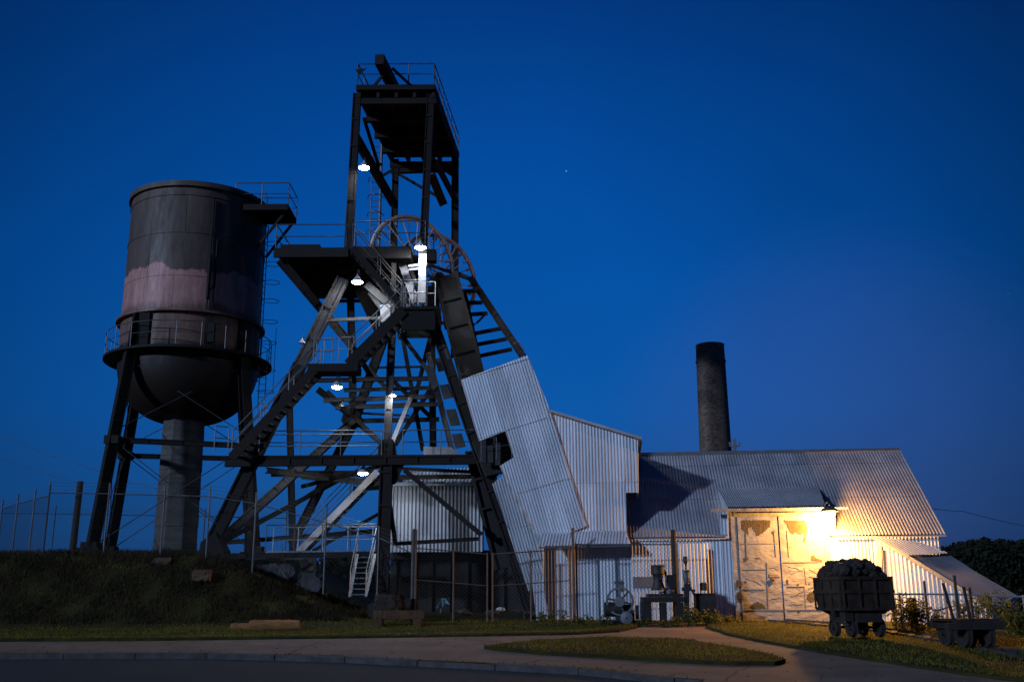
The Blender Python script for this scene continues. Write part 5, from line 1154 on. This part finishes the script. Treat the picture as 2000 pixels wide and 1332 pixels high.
# far woodland at right, far bushes behind the frame
def foliage_mass(name, cx_list, label, leaf, n, seed, m=TREEM, kind=None, cat='tree'):
    rd = np.random.default_rng(seed); V3 = []
    for (cx, cy, cz, rx, ry, rz) in cx_list:
        k = max(60, int(n*rx*rz)); d = rd.normal(size=(k, 3)); d /= np.linalg.norm(d, axis=1)[:, None]; r = rd.uniform(.55, 1.05, k)[:, None]**.6
        c = np.array([cx, cy, cz])+d*r*np.array([rx, ry, rz]); a = rd.normal(size=(k, 3)); a /= np.linalg.norm(a, axis=1)[:, None]; b = np.cross(a, rd.normal(size=(k, 3))); b /= np.linalg.norm(b, axis=1)[:, None]
        s = leaf*rd.uniform(.5, 1.4, k)[:, None]; V3.append(np.stack([c-a*s, c+b*s*.8, c+a*s, c-b*s*.8], 1))
    A_ = np.concatenate(V3); k = len(A_); me = bpy.data.meshes.new(name); me.vertices.add(k*4); me.vertices.foreach_set('co', A_.reshape(-1)); me.loops.add(k*4); me.loops.foreach_set('vertex_index', np.arange(k*4, dtype=np.int32)); me.polygons.add(k)
    me.polygons.foreach_set('loop_start', np.arange(0, k*4, 4, dtype=np.int32)); me.polygons.foreach_set('loop_total', np.full(k, 4, dtype=np.int32)); me.update(); me.materials.append(m); o = bpy.data.objects.new(name, me); COL.objects.link(o); tag(o, label, cat, kind=kind); return o
rd = random.Random(11); cl_ = []
for i in range(46):
    Yd = rd.uniform(95, 125); x = rd.uniform(1790, 2330); top = 1061+rd.uniform(-3, 14)+(10 if x < 1880 else 0); p = P(x, top, Yd); r = rd.uniform(2.2, 3.6); cl_.append((p.x, Yd, p.z-r*.9, r*1.3, r, r))
    cl_.append((p.x+rd.uniform(-2, 2), Yd, p.z-r*2.0, r*1.5, r, r*1.3)); cl_.append((p.x+rd.uniform(-2, 2), Yd, 1.5, r*1.5, r, 2.6))
foliage_mass('woodland', cl_, 'dark wooded hillside beyond the sheds at the right', .22, 420, 3, kind='stuff', cat='woodland')
for i, (x, t, Yd, r, lb) in enumerate([(470, 1098, 62, 2.2, 'dark distant bush seen behind the left raking leg'), (600, 1096, 66, 2.6, 'dark distant bush seen behind the middle of the lower platform'), (690, 1090, 64, 2.4, 'dark distant bush seen behind the platform steps'), (655, 1104, 58, 2.2, 'dark bush seen under the lower platform'), (540, 1110, 58, 1.8, 'dark bush seen behind the foundation blocks')]):
    p = P(x, t, Yd); z0 = gz(p.x, Yd)-1.5
    e = foliage_mass('distant_bush', [(p.x, Yd, p.z-r*.6, r*1.3, r, r*.7), (p.x+.8, Yd, p.z-r*1.2, r*1.5, r, r*.8), (p.x, Yd, (p.z+z0)/2-r*.6, r*1.4, r, max(.6, (p.z-z0)/2-r*.3))], lb, .3, 160, 30+i, cat='bush')
# tree line low on the left horizon
# wires
def wire(pts, label):
    q = [P(*p) for p in pts]; out = []
    for a, b in zip(q, q[1:]):
        for k in range(10):
            t = k/10; s = a.lerp(b, t); s.z -= .5*(t*(1-t)); out.append(s)
    out.append(q[-1]); tag(centre_pivot(MB().path(out, .018, 4).build('overhead_wire', RAILM)), label, 'wire')
wire([(1742, 975, 44), (1880, 998, 60), (2080, 1040, 75)], 'thin overhead wire running off to the right from the long roof')
wire([(-40, 835, 70), (160, 908, 62), (330, 960, 56)], 'upper thin overhead wire at the far left')
wire([(-40, 880, 70), (150, 942, 60)], 'lower thin overhead wire at the far left')
